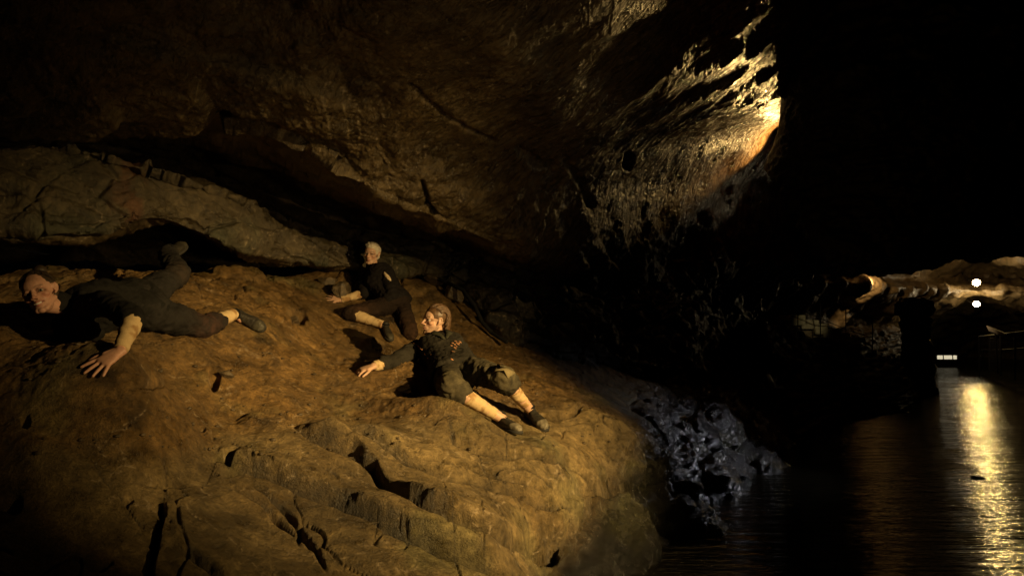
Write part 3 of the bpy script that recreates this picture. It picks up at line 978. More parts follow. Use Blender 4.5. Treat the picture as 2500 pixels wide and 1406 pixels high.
def hand(cl, W, tip, nrm, thumb, k=1.0, curl=0.25, spread=1.0, L=0.18):
    """palm, four fingers of different length and a thumb; W wrist, tip where the middle finger points, nrm out of the hand's back."""
    d = unit(tip - W)
    n = unit(nrm - d * (nrm @ d))
    s = unit(np.cross(d, n)) * thumb                     # towards the thumb
    K = W + d * 0.088 * k
    cl.secs([(W - d * 0.02 * k, s * 0.026 * k, n * 0.021 * k), (W + d * 0.02 * k, s * 0.030 * k, n * 0.019 * k), (W + d * 0.055 * k, s * 0.040 * k, n * 0.016 * k),
             (K, s * 0.041 * k, n * 0.013 * k), (K + d * 0.010 * k, s * 0.036 * k, n * 0.009 * k)], seg=18)
    cl.cap(W + d * 0.015 * k + s * 0.022 * k, 0.017 * k, W + d * 0.05 * k + s * 0.036 * k, 0.014 * k)
    for off, ln, sp in ((0.031, 0.076, 0.20), (0.0105, 0.086, 0.05), (-0.0105, 0.080, -0.10), (-0.031, 0.062, -0.28)):
        b = K + s * off * k - d * 0.012 * k
        dd = unit(d + s * sp * spread)
        p = [b]
        a = 0.10 * curl
        for f, da in ((0.42, 0.5), (0.32, 0.9), (0.26, 0.7)):
            a += da * curl
            p.append(p[-1] + (dd * math.cos(a) - n * math.sin(a)) * ln * 1.10 * k * f)
        cl.chain(p, [0.0098 * k, 0.0090 * k, 0.0082 * k, 0.0068 * k], seg=10)
    t0 = W + d * 0.028 * k + s * 0.026 * k - n * 0.004 * k
    t1 = t0 + unit(d * 0.75 + s * 0.75 - n * 0.15) * 0.040 * k
    t2 = t1 + unit(d * 0.95 + s * 0.5 - n * 0.2) * 0.030 * k
    t3 = t2 + unit(d * 1.0 + s * 0.3 - n * 0.25) * 0.024 * k
    cl.chain([t0, t1, t2, t3], [0.0135 * k, 0.0112 * k, 0.0102 * k, 0.0082 * k], seg=10)


def head_clay(cl, H, A, k=1.0, fem=0.0):
    def g(x, y, z):
        return H + A @ (np.array([x, y, z]) * k)

    def e(c, r):
        cl.ell(g(*c), A, [q * k for q in r])
    e((0, -0.014, 0.036), (0.0745, 0.096, 0.081))
    e((0, 0.032, 0.034), (0.061, 0.058, 0.056))
    e((0, 0.026, -0.026), (0.058, 0.058, 0.070))
    jw = 0.050 - 0.006 * fem
    e((0, 0.022, -0.066), (jw, 0.058, 0.038))
    for s in (-1, 1):
        cl.cap(g(s * 0.056, 0.0, -0.045), 0.014 * k, g(s * 0.022, 0.064, -0.094), 0.014 * k)
        e((s * 0.042, 0.056, -0.020), (0.021, 0.021, 0.017))
        cl.cap(g(s * 0.012, 0.083 - 0.004 * fem, 0.021), 0.0095 * k, g(s * 0.046, 0.068 - 0.003 * fem, 0.023), 0.0085 * k)
        e((s * 0.0115, 0.097, -0.031), (0.0085, 0.011, 0.0085))
        # ear: rim, bowl and lobe
        ea = [g(s * 0.073, 0.006, -0.022), g(s * 0.081, -0.014, -0.008), g(s * 0.086, -0.022, 0.014), g(s * 0.083, -0.010, 0.030), g(s * 0.077, 0.006, 0.022)]
        cl.chain(ea, [0.0075 * k, 0.006 * k, 0.0055 * k, 0.0055 * k, 0.005 * k], seg=8)
        cl.ell(g(s * 0.074, -0.006, 0.002), A, (0.006 * k, 0.015 * k, 0.024 * k))
        # eyelids
        cl.cap(g(s * 0.020, 0.082, 0.0085), 0.0042 * k, g(s * 0.032, 0.0855, 0.0125), 0.0045 * k)
        cl.cap(g(s * 0.032, 0.0855, 0.0125), 0.0045 * k, g(s * 0.045, 0.076, 0.0085), 0.0042 * k)
        cl.cap(g(s * 0.021, 0.081, -0.0075), 0.0036 * k, g(s * 0.044, 0.075, -0.0068), 0.0036 * k)
    e((0, 0.066, -0.097), (0.021, 0.019, 0.016))
    cl.cap(g(0, 0.082, 0.012), 0.0085 * k, g(0, 0.106 - 0.004 * fem, -0.024), (0.0095 - 0.001 * fem) * k)
    e((0, 0.108 - 0.004 * fem, -0.027), (0.0105 - 0.0015 * fem, 0.0105, 0.009))
    e((0, 0.068, -0.058), (0.030, 0.023, 0.028))
    cl.cap(g(-0.020, 0.083, -0.0585), 0.0045 * k, g(0, 0.0925, -0.0555), 0.006 * k)
    cl.cap(g(0.020, 0.083, -0.0585), 0.0045 * k, g(0, 0.0925, -0.0555), 0.006 * k)
    cl.cap(g(-0.016, 0.083, -0.068), 0.005 * k, g(0, 0.090, -0.070), 0.0066 * k)
    cl.cap(g(0.016, 0.083, -0.068), 0.005 * k, g(0, 0.090, -0.070), 0.0066 * k)


def sculpt_head(me, H, A, k, spec):
    V, _ = coords(me)
    q = (V - H) @ A / k
    inh = (np.linalg.norm(q - np.array([0, 0.01, 0]), axis=1) < 0.165)
    x, y, z = q.T
    am = spec.get('soft', 1.0)
    fr = (inh & (y > 0.035)).astype(float)
    # eye sockets
    for s in (-1, 1):
        g = np.exp(-((x - s * 0.0325) / 0.0150) ** 2 - ((z - 0.002) / 0.0085) ** 2) * fr
        q[:, 1] -= am * 0.0100 * g
        g = np.exp(-((x - s * 0.014) / 0.007) ** 2 - ((z - 0.006) / 0.012) ** 2) * fr
        q[:, 1] -= am * 0.0035 * g
        g = np.exp(-((x - s * 0.040) / 0.016) ** 2 - ((z + 0.052) / 0.02) ** 2) * fr
        q[:, 1] -= 0.0030 * g * (-0.8 if spec.get('smile') else 1.0)
        # nasolabial fold
        g = np.exp(-((x - s * (0.022 + (-0.03 - z) * 0.4)) / 0.0035) ** 2 - ((z + 0.045) / 0.014) ** 2) * fr
        q[:, 1] -= (0.0024 if spec.get('smile') else 0.0015) * g
    g = np.exp(-((z + 0.0630) / 0.0032) ** 2) * (np.abs(x) < 0.024) * fr
    q[:, 1] -= am * 0.0045 * g
    g = np.exp(-((z + 0.081) / 0.006) ** 2 - (x / 0.018) ** 2) * fr
    q[:, 1] -= am * 0.004 * g
    V2 = np.where(inh[:, None], H + (q * k) @ A.T, V)
    put(me, V2)
    # skin colour
    skin = np.array(spec['skin'])
    c = np.tile(skin, (len(V), 1))
    c *= (1 + 0.07 * fbm(V * 30, 3))[:, None]

    def blend(m, col):
        nonlocal c
        m = np.clip(m, 0, 1)[:, None]
        c = c * (1 - m) + np.array(col) * m
    for s in (-1, 1):
        blend(0.5 * np.exp(-((x - s * 0.042) / 0.02) ** 2 - ((z + 0.028) / 0.02) ** 2) * fr, skin * np.array([1.0, 0.62, 0.56]))
        bz = 0.0235 + 0.005 * np.sin((np.abs(x) - 0.012) / 0.040 * 2.6)
        m = np.exp(-((z - bz) / 0.0038) ** 4) * ((s * x) > 0.012) * ((s * x) < 0.052) * fr
        blend(m * spec.get('brow', 0.8), spec['brow_col'])
        e = np.hypot((x - s * 0.0325) / 0.0155, (z - 0.0025) / 0.0078)
        blend(0.85 * np.exp(-((e - 1.0) / 0.28) ** 2) * fr * (z > -0.004), (0.05, 0.03, 0.02))
        blend(0.35 * np.exp(-(e / 1.9) ** 4) * fr, skin * np.array([0.62, 0.5, 0.45]))
        blend(0.6 * np.exp(-((x - s * 0.008) / 0.0035) ** 2 - ((z + 0.039) / 0.0035) ** 2) * fr, (0.09, 0.035, 0.02))
    sm_ = 1.0 if spec.get('smile') else 0.0
    lw = 0.0245 + 0.006 * sm_
    zc = -0.0632 + sm_ * 0.008 * (x / lw) ** 2
    lip = np.hypot(x / lw, (z - zc) / ((0.0115 + 0.001 * sm_) * (1 - 0.5 * np.clip(x / lw, -1, 1) ** 2)))
    blend(sstep(1.15, 0.8, lip) * fr * (y > 0.05) * 0.85, spec['lip'])
    blend(0.85 * np.exp(-((z - zc) / (0.0018 + 0.0030 * sm_)) ** 2) * (np.abs(x) < lw) * fr, (0.10, 0.03, 0.025))
    if sm_:
        blend(np.exp(-((z - zc - 0.0008) / 0.0036) ** 4) * (np.abs(x) < 0.021) * fr, (0.78, 0.72, 0.62))
    blend(0.5 * np.exp(-(x / 0.02) ** 2 - ((z + 0.03) / 0.014) ** 2) * (y > 0.095) * inh, skin * np.array([1.0, 0.66, 0.6]))
    if spec.get('stubble'):
        m = inh * sstep(-0.030, -0.055, z - 0.25 * np.maximum(0.03 - y, 0)) * (y > -0.01) * (lip > 1.1)
        blend(0.42 * m * (0.8 + 0.4 * fbm(V * 120, 2)), (0.13, 0.085, 0.055))
    return c


def eye_parts(H, A, k, parent, look):
    """eyeball with iris and pupil, one object each."""
    for s in (-1, 1):
        c = H + A @ (np.array([s * 0.0325, 0.0665, 0.0025]) * k)
        cl = Clay()
        f = unit(look)
        u = unit(np.cross(f, A[:, 2]))
        Ax = np.stack([u, np.cross(f, u), f], 1)
        th = np.linspace(0, 2 * math.pi, 16, endpoint=False)
        R, rr = [], 0.0125 * k
        for q in np.radians([-80, -50, -20, 10, 35, 52, 63, 72, 80, 86]):
            R.append(c + np.stack([rr * np.cos(th) * math.cos(q), rr * np.sin(th) * math.cos(q), np.full(16, rr * math.sin(q))], 1) @ Ax.T)
        cl.rings(R)
        o = cl.join('eye', M_EYE, parent)
        V, _ = coords(o.data)
        a = np.clip(((V - c) @ f) / rr, -1, 1)
        col = np.where((a > 0.80)[:, None], np.array([0.05, 0.028, 0.014]), np.array([0.40, 0.35, 0.30]))
        col = np.where((a > 0.93)[:, None], np.array([0.004, 0.004, 0.004]), col)
        set_col(o.data, col)


def shoe(root, A_, T, up, k=1.0, mat=None, toe=None):
    up = unit(up)
    base = A_ - up * 0.085 * k
    d = unit((T - up * 0.025 * k) - base)
    up = unit(up - d * (up @ d))
    s = np.cross(d, up)
    o0 = base - d * 0.055 * k
    Ls = 0.285 * k
    ts = [0.0, 0.06, 0.18, 0.32, 0.48, 0.64, 0.80, 0.92, 1.0]
    wd = [0.020, 0.031, 0.034, 0.034, 0.040, 0.047, 0.046, 0.036, 0.016]
    ht = [0.060, 0.088, 0.098, 0.090, 0.072, 0.060, 0.052, 0.043, 0.026]
    cl = Clay()
    cl.secs([(o0 + d * Ls * t + up * (0.012 + h / 2) * k, s * w * k, up * (h / 2) * k) for t, w, h in zip(ts, wd, ht)], seg=22, ex=2.6)
    cl.cap(base + up * 0.07 * k, 0.040 * k, base + up * 0.092 * k, 0.043 * k)
    up_o = cl.build('shoe', 0.0055, 2, mat, root)
    V, n = coords(up_o.data)
    t = ((V - o0) @ d) / Ls
    V += n * (0.0025 * fbm(V * 40, 3) - 0.003 * np.exp(-((t - 0.70) / 0.012) ** 2) - 0.003 * np.exp(-((t - 0.30) / 0.012) ** 2))[:, None]
    put(up_o.data, V)
    c = np.tile(np.array([0.022, 0.019, 0.014]), (len(V), 1))
    if toe is not None:
        m = sstep(0.74, 0.78, t)[:, None] * 0.9
        c = c * (1 - m) + np.array(toe) * m
        m = (sstep(0.028, 0.018, np.abs((V - o0) @ up - 0.02)) * 0.4)[:, None]
        c = c * (1 - m) + np.array(toe) * 0.7 * m
    c *= (1 + 0.35 * fbm(V * 25, 3))[:, None]
    set_col(up_o.data, np.clip(c, 0, 1))
    # outsole, slightly proud, with a tread edge
    cl = Clay()
    cl.secs([(o0 + d * (Ls * 1.03 * t - 0.004) + up * 0.010 * k, s * (w + 0.004) * k, up * (0.014 if t < 0.85 else 0.011) * k) for t, w in zip(ts, wd)], seg=22, ex=4)
    so = cl.join('sole', M_SOLE, up_o)
    # laces across the instep
    for q in range(5):
        t_ = 0.36 + 0.065 * q
        h = np.interp(t_, ts, ht)
        w = np.interp(t_, ts, wd) * 0.52
        c0 = o0 + d * Ls * t_ + up * (0.012 + h + 0.0015) * k
        cl = Clay()
        cl.chain([c0 - s * w * k - up * 0.006 * k + d * 0.006 * k, c0 + d * 0.0, c0 + s * w * k - up * 0.006 * k - d * 0.006 * k], [0.0028 * k] * 3, seg=8)
        cl.join('lace', M_LACE, up_o)
    # padded collar
    ring = []
    cc = base + up * 0.102 * k
    for a in np.linspace(0, 2 * math.pi, 15):
        ring.append(cc + (d * math.cos(a) * 0.046 + s * math.sin(a) * 0.036) * k + up * (0.012 * math.cos(a)) * k)
    cl = Clay()
    cl.chain(ring, [0.008 * k] * len(ring), seg=8)
    cl.join('collar', M_SHOE_DARK, up_o)
    return up_o


def wrap(name, root, p0, p1, r0, r1, turns, mat, bulge=0.0):
    """bandage wound in overlapping turns round a limb."""
    w = unit(p1 - p0)
    a = np.array([0, 0, 1.0]) if abs(w[2]) < 0.9 else np.array([1.0, 0, 0])
    u = unit(np.cross(w, a))
    v = np.cross(w, u)
    nt_, ns = 56, 28
    th = np.linspace(0, 2 * math.pi, ns, endpoint=False)
    R = []
    for t in np.linspace(0, 1, nt_):
        ph = (turns * t + th / (2 * math.pi) + 0.12 * math.sin(t * 9))
        saw = ph - np.floor(ph)
        r = r0 + (r1 - r0) * t + bulge * math.sin(math.pi * min(1, t * 1.5)) + 0.0030 * (1 - saw) + 0.0012 * np.sin(th * 3 + t * 20)
        R.append(p0 + (p1 - p0) * t + r[:, None] * (np.cos(th)[:, None] * u + np.sin(th)[:, None] * v))
    cl = Clay()
    cl.rings(R)
    o = cl.join(name, mat, root)
    V, _ = coords(o.data)
    c = np.tile(np.array([0.50, 0.37, 0.20]), (len(V), 1))
    m = (sstep(0.10, 0.45, fbm(V * 11 + 5, 3)) * 0.8)[:, None]
    c = c * (1 - m) + np.array([0.24, 0.13, 0.05]) * m
    set_col(o.data, np.clip(c * (1 + 0.08 * fbm(V * 60, 2))[:, None], 0, 1))
    return o


def torso_secs(J, add=0.0, k=1.0, fem=0.0, lo=0.0, hi=1.0):
    pel, neck = J['pel'], J['neck']
    spine = unit(neck - pel)
    hr = unit((J['hipR'] - J['hipL']) - spine * ((J['hipR'] - J['hipL']) @ spine))
    sr = unit((J['shR'] - J['shL']) - spine * ((J['shR'] - J['shL']) @ spine))
    L = np.linalg.norm(neck - pel)
    prof = [(-0.16, 0.120, 0.085), (-0.06, 0.158 + 0.006 * fem, 0.110), (0.08, 0.160 + 0.004 * fem, 0.112), (0.26, 0.140 - 0.016 * fem, 0.098 - 0.008 * fem), (0.42, 0.138 - 0.016 * fem, 0.098 - 0.006 * fem), (0.60, 0.152 - 0.012 * fem, 0.112), (0.76, 0.162 - 0.014 * fem, 0.112), (0.88, 0.150 - 0.012 * fem, 0.095), (0.97, 0.10, 0.072), (1.03, 0.062, 0.060)]
    out = []
    for t, a, b in prof:
        if t < lo or t > hi:
            continue
        r = unit(hr * (1 - np.clip(t, 0, 1)) + sr * np.clip(t, 0, 1))
        f = np.cross(spine, r)
        out.append((pel + spine * L * t + f * 0.012 * math.sin(t * 3), r * (a * k + add), f * (b * k + add)))
    return out, spine, sr, np.cross(spine, sr)


def limb(cl, a, b, ra, rb, mid=None, rm=None, add=0.0):
    if mid is None:
        cl.cap(a, ra + add, b, rb + add)
    else:
        m = a + (b - a) * mid
        cl.cap(a, ra + add, m, rm + add)
        cl.cap(m, rm + add, b, rb + add)


def body_clay(J, k=1.0, fem=0.0, hands=None):
    cl = Clay()
    S, spine, sr, fw = torso_secs(J, -0.006, k, fem)
    cl.secs(S)
    hb = J['head'] + J['hax'] @ (np.array([0, -0.022, -0.062]) * k)
    cl.cap(J['neck'] - spine * 0.02, (0.060 - 0.010 * fem) * k, hb, (0.054 - 0.008 * fem) * k)
    for s in 'LR':
        cl.cap(J['neck'] - spine * 0.05, 0.045 * k, J['sh' + s], 0.046 * k)
        limb(cl, J['sh' + s], J['el' + s], (0.050 - 0.007 * fem) * k, (0.037 - 0.004 * fem) * k)
        limb(cl, J['el' + s], J['wr' + s], (0.038 - 0.004 * fem) * k, (0.0255 - 0.002 * fem) * k, 0.3, (0.039 - 0.004 * fem) * k)
        limb(cl, J['hip' + s], J['kn' + s], 0.078 * k, 0.050 * k)
        limb(cl, J['kn' + s], J['an' + s], 0.050 * k, 0.034 * k, 0.32, (0.053 - 0.004 * fem) * k)
        cl.cap(J['an' + s], 0.034 * k, J['an' + s] + (J['toe' + s] - J['an' + s]) * 0.30 - np.array([0, 0, 0.022]), 0.024 * k)
    for s, n, th, cu, sp in hands:
        hand(cl, J['wr' + s], J['fi' + s], n, th, k * (1.04 if sp > 1.5 else 1 - 0.03 * fem), cu, sp)
    head_clay(cl, J['head'], J['hax'], k, fem)
    return cl


def cloth(cl, name, root, mat, col, folds=0.008, scale=9.0, voxel=0.0075, dust=None, seed=0.0, axis=None):
    o = cl.build(name, voxel, 3, mat, root)
    V, n = coords(o.data)
    Q = V + 0.03 * np.stack([fbm(V * 7 + seed, 2), fbm(V * 7 + 30, 2), fbm(V * 7 + 60, 2)], 1)
    r = fbm(Q * scale * np.array([0.6, 0.9, 1.2]) + seed, 3, ridged=True)
    V = V + n * (folds * (0.7 * (r - 0.4)) + 0.35 * folds * fbm(Q * scale * 2.3 + 11, 2, ridged=True))[:, None]
    put(o.data, V)
    c = np.tile(np.array(col), (len(V), 1))
    c *= (1 + 0.30 * fbm(V * 12 + seed, 3))[:, None]
    if dust:
        for p, rad, dc, amt in dust:
            g = np.exp(-(np.linalg.norm(V - p, axis=1) / rad) ** 2) * amt * np.clip(0.75 + 0.6 * fbm(V * 20, 3), 0, 1)
            c = c * (1 - g[:, None]) + np.array(dc) * g[:, None]
    set_col(o.data, np.clip(c, 0.002, 1))
    return o


def strip(bvh, pts, width, mat, name, root, thick=0.004, toward=None, side=None):
    """cloth strip or patch laid on a garment: follows its surface, with real thickness."""
    rows = []
    P_ = [Vector(p) for p in pts]
    hit = []
    for p in P_:
        loc, nn, _, _ = bvh.find_nearest(p)
        hit.append((np.array(loc), np.array(nn)))
    for i, (q, nn) in enumerate(hit):
        t = unit(hit[min(i + 1, len(hit) - 1)][0] - hit[max(i - 1, 0)][0])
        w = width[i] if isinstance(width, (list, tuple)) else width
        sd = unit(np.cross(nn, t)) * w / 2
        rows.append(np.array([q - sd + nn * 0.001, q - sd + nn * thick, q + sd + nn * thick, q + sd + nn * 0.001]))
    cl = Clay()
    cl.rings(rows)
    return cl.join(name, mat, root)


def skull_pt(a, t, c, r):
    return np.array([r[0] * math.sin(a), c[1] + r[1] * math.cos(a) * math.cos(t), c[2] + r[2] * math.cos(a) * math.sin(t)])


M_SKIN = plain_mat('skin', None, rough=0.5, spec=0.35, noise=0.10, scale=120, bump=0.15, bdist=0.002, attr=True)
M_SKIN.node_tree.nodes['Principled BSDF'].inputs['Subsurface Weight'].default_value = 0.08
M_SKIN.node_tree.nodes['Principled BSDF'].inputs['Subsurface Radius'].default_value = (0.012, 0.005, 0.003)
M_EYE = plain_mat('eye_gloss', None, rough=0.08, spec=0.5, noise=0.02, attr=True)
M_CLOTH = plain_mat('worn_cotton', None, rough=0.9, spec=0.15, noise=0.25, scale=180, bump=0.5, bdist=0.004, attr=True)
M_WRAP = plain_mat('bandage_cloth', None, rough=0.9, spec=0.1, noise=0.10, scale=260, bump=0.4, bdist=0.002, attr=True)
M_SHOE = plain_mat('scuffed_leather', None, rough=0.55, spec=0.3, noise=0.3, scale=70, bump=0.3, bdist=0.003, attr=True)
M_SHOE_DARK = plain_mat('dark_padding', (0.012, 0.012, 0.012), rough=0.9, spec=0.1, noise=0.3)
M_SOLE = plain_mat('rubber', (0.03, 0.028, 0.024), rough=0.8, spec=0.2, noise=0.3)
M_LACE = plain_mat('lace_cord', (0.03, 0.028, 0.022), rough=0.9, spec=0.1)
M_PATCH = plain_mat('warm_skin_patch', (0.40, 0.19, 0.09), rough=0.6, noise=0.25, scale=60)
M_SHIRT = plain_mat('pale_lining', (0.55, 0.43, 0.27), rough=0.85, noise=0.12, scale=120)
M_HAIR_BROWN = plain_mat('brown_hair', (0.090, 0.048, 0.021), rough=0.48, spec=0.5, noise=0.5, scale=60, bump=0.3)
M_HAIR_DARK = plain_mat('dark_hair', (0.035, 0.022, 0.012), rough=0.58, spec=0.5, noise=0.5, scale=60, bump=0.3)
M_HAIR_PALE = plain_mat('bleached_hair', (0.52, 0.46, 0.36), rough=0.6, spec=0.4, noise=0.35, scale=130, bump=0.6)
SKIN = (0.50, 0.315, 0.215)

# ---------------------------------------------------------------- the man
J = man
root = empty('person', J['pel'] - np.array([0, 0, 0.13]))
tag(root, 'man in ripped dark jacket and cropped trousers reclining on the brightest part of the rock', 'person', 'people lying on the cave rock')
up_hand = np.array([0.05, -0.25, 1.0])
cl = body_clay(J, 1.0, 0, [('R', up_hand, -1, 0.5, 1.1), ('L', up_hand, 1, 0.6, 0.6)])
body = cl.build('body', 0.0042, 2, M_SKIN, root)
set_col(body.data, np.clip(sculpt_head(body.data, J['head'], J['hax'], 1.0, dict(skin=SKIN, brow_col=(0.06, 0.035, 0.02), lip=(0.36, 0.15, 0.10), stubble=True)), 0, 1))
eye_parts(J['head'], J['hax'], 1.0, root, J['hax'][:, 1] + 0.10 * J['hax'][:, 2])
S, spine, sr, fw = torso_secs(J, 0.016, 1.0, 0, lo=-0.07, hi=1.0)
cl = Clay()
S[0] = (S[0][0] - spine * 0.03, S[0][1] * 1.10, S[0][2] * 1.12)
cl.secs(S)
for s in 'LR':
    cl.cap(J['neck'] - spine * 0.06, 0.060, J['sh' + s], 0.064)
    limb(cl, J['sh' + s], J['el' + s], 0.066, 0.058)
    e1 = J['el' + s] + (J['wr' + s] - J['el' + s]) * (0.60 if s == 'R' else 0.9)
    limb(cl, J['el' + s], e1, 0.058, 0.050)
# lapels and collar belong to the cloth
cl.chain([J['neck'] + spine * 0.02 - sr * 0.065 - fw * 0.03, J['neck'] + spine * 0.0 - sr * 0.060 + fw * 0.045, J['neck'] - spine * 0.10 + fw * 0.10 - sr * 0.01], [0.016, 0.016, 0.014])
cl.chain([J['neck'] + spine * 0.02 + sr * 0.065 - fw * 0.03, J['neck'] + spine * 0.0 + sr * 0.060 + fw * 0.045, J['neck'] - spine * 0.10 + fw * 0.10 + sr * 0.01], [0.016, 0.016, 0.014])
cl.chain([J['neck'] + spine * 0.02 - sr * 0.065 - fw * 0.03, J['neck'] + spine * 0.03 - fw * 0.065, J['neck'] + spine * 0.02 + sr * 0.065 - fw * 0.03], [0.016, 0.018, 0.016])
jacket = cloth(cl, 'jacket', root, M_CLOTH, (0.022, 0.0195, 0.0145), 0.015, 10.0, seed=3.0)
bvh = BVHTree.FromObject(jacket, bpy.context.evaluated_depsgraph_get())
mid = J['neck'] - spine * 0.20 + fw * 0.13
for sg in (-1, 1):
    strip(bvh, [J['neck'] + sr * sg * (0.075 - 0.060 * t) + fw * (0.06 + 0.08 * t) - spine * (0.0 + 0.24 * t) for t in np.linspace(0, 1, 7)], [0.03, 0.05, 0.06, 0.06, 0.05, 0.035, 0.02], M_CLOTH, 'lapel', jacket, 0.012)
for ch in jacket.children:
    set_col(ch.data, np.tile(np.array([0.036, 0.035, 0.022]), (len(ch.data.vertices), 1)))
rs_ = random.Random(5)
SLASH = [(1104, 837), (1112, 833), (1123, 834), (1102, 844), (1110, 841), (1114, 837), (1118, 840), (1109, 848), (1112, 851), (1114, 846), (1121, 837), (1105, 858), (1103, 877),
         (1011, 838), (1019, 843), (1027, 850), (1037, 864), (1030, 853), (1023, 846), (1016, 840), (1045, 874), (1053, 866)]
for px_, py_ in SLASH:                                   # torn slits with skin showing, across both shoulders
    o_ = np.array([0, 0, CAMZ])
    h_ = bvh.ray_cast(Vector(o_), Vector(unit(P(px_, py_, 1.0) - o_)))
    if h_[0] is None:
        continue
    c0 = np.array(h_[0])
    dr = unit(np.array([0.75, 0, -0.55]) + 0.3 * np.array([rs_.uniform(-1, 1), 0, rs_.uniform(-1, 1)]))
    ln = rs_.uniform(0.009, 0.015)
    strip(bvh, [c0 - dr * ln, c0 - dr * ln * 0.3, c0 + dr * ln * 0.3, c0 + dr * ln], [0.003, 0.010, 0.010, 0.003], M_PATCH, 'slash', jacket, 0.0035)
cl = Clay()
S, _, _, _ = torso_secs(J, 0.008, 1.0, 0, lo=-0.2, hi=0.3)
cl.secs(S)
for s in 'LR':
    limb(cl, J['hip' + s], J['kn' + s], 0.092, 0.076, 0.5, 0.086)
    d_ = J['an' + s] - J['kn' + s]
    q = J['kn' + s] + d_ * 0.16
    cl.cap(J['kn' + s], 0.076, q, 0.079)
    cl.cap(q, 0.079, J['kn' + s] + d_ * 0.25, 0.056)
dc = (0.15, 0.125, 0.07)
trousers = cloth(cl, 'trousers', root, M_CLOTH, (0.022, 0.0195, 0.0145), 0.017, 9.0, seed=8.0,
                 dust=[(J['knL'] + np.array([0, -0.03, 0.06]), 0.13, dc, 0.85), (J['knR'] + np.array([0.0, 0.0, 0.07]), 0.16, dc, 0.7), ((J['knL'] + J['hipL']) / 2 + np.array([0, 0, 0.09]), 0.16, dc, 0.4)])
bt = BVHTree.FromObject(trousers, bpy.context.evaluated_depsgraph_get())
kp = J['knL'] + np.array([-0.01, -0.04, 0.05])
kd = unit(J['anL'] - J['hipL'])
kpo = strip(bt, [kp - kd * 0.06, kp - kd * 0.02, kp + kd * 0.02, kp + kd * 0.055], [0.08, 0.10, 0.10, 0.085], M_CLOTH, 'knee_patch', trousers, 0.006)
set_col(kpo.data, np.tile(np.array([0.19, 0.155, 0.085]), (len(kpo.data.vertices), 1)))
for s in 'LR':
    d_ = J['an' + s] - J['kn' + s]
    wrap('leg_wrap', root, J['kn' + s] + d_ * 0.20, J['kn' + s] + d_ * (0.86 if s == 'R' else 0.80), 0.050, 0.037, 6, M_WRAP, 0.003)
    shoe(root, J['an' + s], J['toe' + s], unit(J['kn' + s] - J['an' + s]) * 0.35 + np.array([0.05, -0.30, 0.9]) if s == 'L' else np.array([0.35, -0.30, 0.9]), 0.97, M_SHOE, (0.16, 0.14, 0.10))
    if s == 'R':
        w_ = J['wrR'] - J['elR']
        wrap('arm_wrap', root, J['elR'] + w_ * 0.52, J['elR'] + w_ * 0.97, 0.044, 0.034, 5, M_WRAP)
# swept-back hair to the nape
H, A = J['head'], J['hax']
cl = Clay()
cl.ell(H + A @ np.array([0, -0.018, 0.048]), A, (0.081, 0.098, 0.083))
cl.ell(H + A @ np.array([0, -0.088, -0.020]), A, (0.071, 0.050, 0.080))
cap = cl.build('hair', 0.005, 2, M_HAIR_BROWN, root)
cl = Clay()
for q in range(260):
    a = math.radians(rs_.uniform(-76, 76))
    ro = rs_.uniform(-0.001, 0.006)
    c_, r_ = (0, -0.022, 0.044), (0.083 + ro, 0.101 + ro, 0.086 + ro)
    t0 = math.radians(rs_.uniform(42, 52) + 12 * abs(math.sin(a)))
    pts = []
    ph, am = rs_.uniform(0, 6), rs_.uniform(0.003, 0.008)
    t1 = math.radians(rs_.uniform(175, 195))
    for f in np.linspace(0, 1, 9):
        p = skull_pt(a * (1 - 0.15 * f), t0 + (t1 - t0) * f, c_, r_)
        p[2] += 0.006 * math.sin(f * 3.1)
        pts.append(p)
    ln = rs_.uniform(0.05, 0.11)
    for f in np.linspace(0.2, 1, 5):
        pts.append(pts[8] + np.array([am * math.sin(ph + 7 * f), -0.012 * f + am * math.cos(ph + 8 * f) + 0.02 * f * f, -ln * f]))
    rr = [0.002] + [0.0042] * 8 + [0.0042, 0.004, 0.0035, 0.0028, 0.0015]
    cl.chain([H + A @ (np.array(p)) for p in pts], rr, seg=5)
cl.join('hair_strands', M_HAIR_BROWN, cap)['kind'] = 'stuff'
adopt(root)

# ---------------------------------------------------------------- the short-haired woman
J, k = wo2, 0.94
root = empty('person', J['pel'] - np.array([0, 0, 0.12]))
tag(root, 'woman with cropped bleached hair sitting on the slope behind the reclining man', 'person', 'people lying on the cave rock')
cl = body_clay(J, k, 1, [('R', np.array([0.0, -0.75, 0.65]), -1, 0.12, 1.3), ('L', np.array([0, -0.5, 0.8]), -1, 0.5, 0.5)])
body = cl.build('body', 0.0045, 2, M_SKIN, root)
set_col(body.data, np.clip(sculpt_head(body.data, J['head'], J['hax'], k, dict(skin=SKIN, brow_col=(0.09, 0.055, 0.03), lip=(0.38, 0.15, 0.11), soft=0.8, brow=0.7)), 0, 1))
eye_parts(J['head'], J['hax'], k, root, np.array([0, 0, CAMZ]) - J['head'])
S, spine, sr, fw = torso_secs(J, 0.014, k, 1, lo=-0.07, hi=1.0)
cl = Clay()
cl.secs(S)
cl.cap(J['neck'] - spine * 0.02, 0.060, J['neck'] + spine * 0.045, 0.053)         # high collar
for s in 'LR':
    cl.cap(J['neck'] - spine * 0.06, 0.056, J['sh' + s], 0.056)
    limb(cl, J['sh' + s], J['el' + s], 0.060, 0.050)
    e1 = J['el' + s] + (J['wr' + s] - J['el' + s]) * (0.06 if s == 'R' else 0.9)
    limb(cl, J['el' + s], e1, 0.048, 0.042)
top = cloth(cl, 'top', root, M_CLOTH, (0.009, 0.0075, 0.0072), 0.014, 8.5, seed=21.0)
bvh = BVHTree.FromObject(top, bpy.context.evaluated_depsgraph_get())
a0, a1 = P(930, 660, depth(J['shL']) - 0.1), P(955, 685, depth(J['shL']) - 0.1)
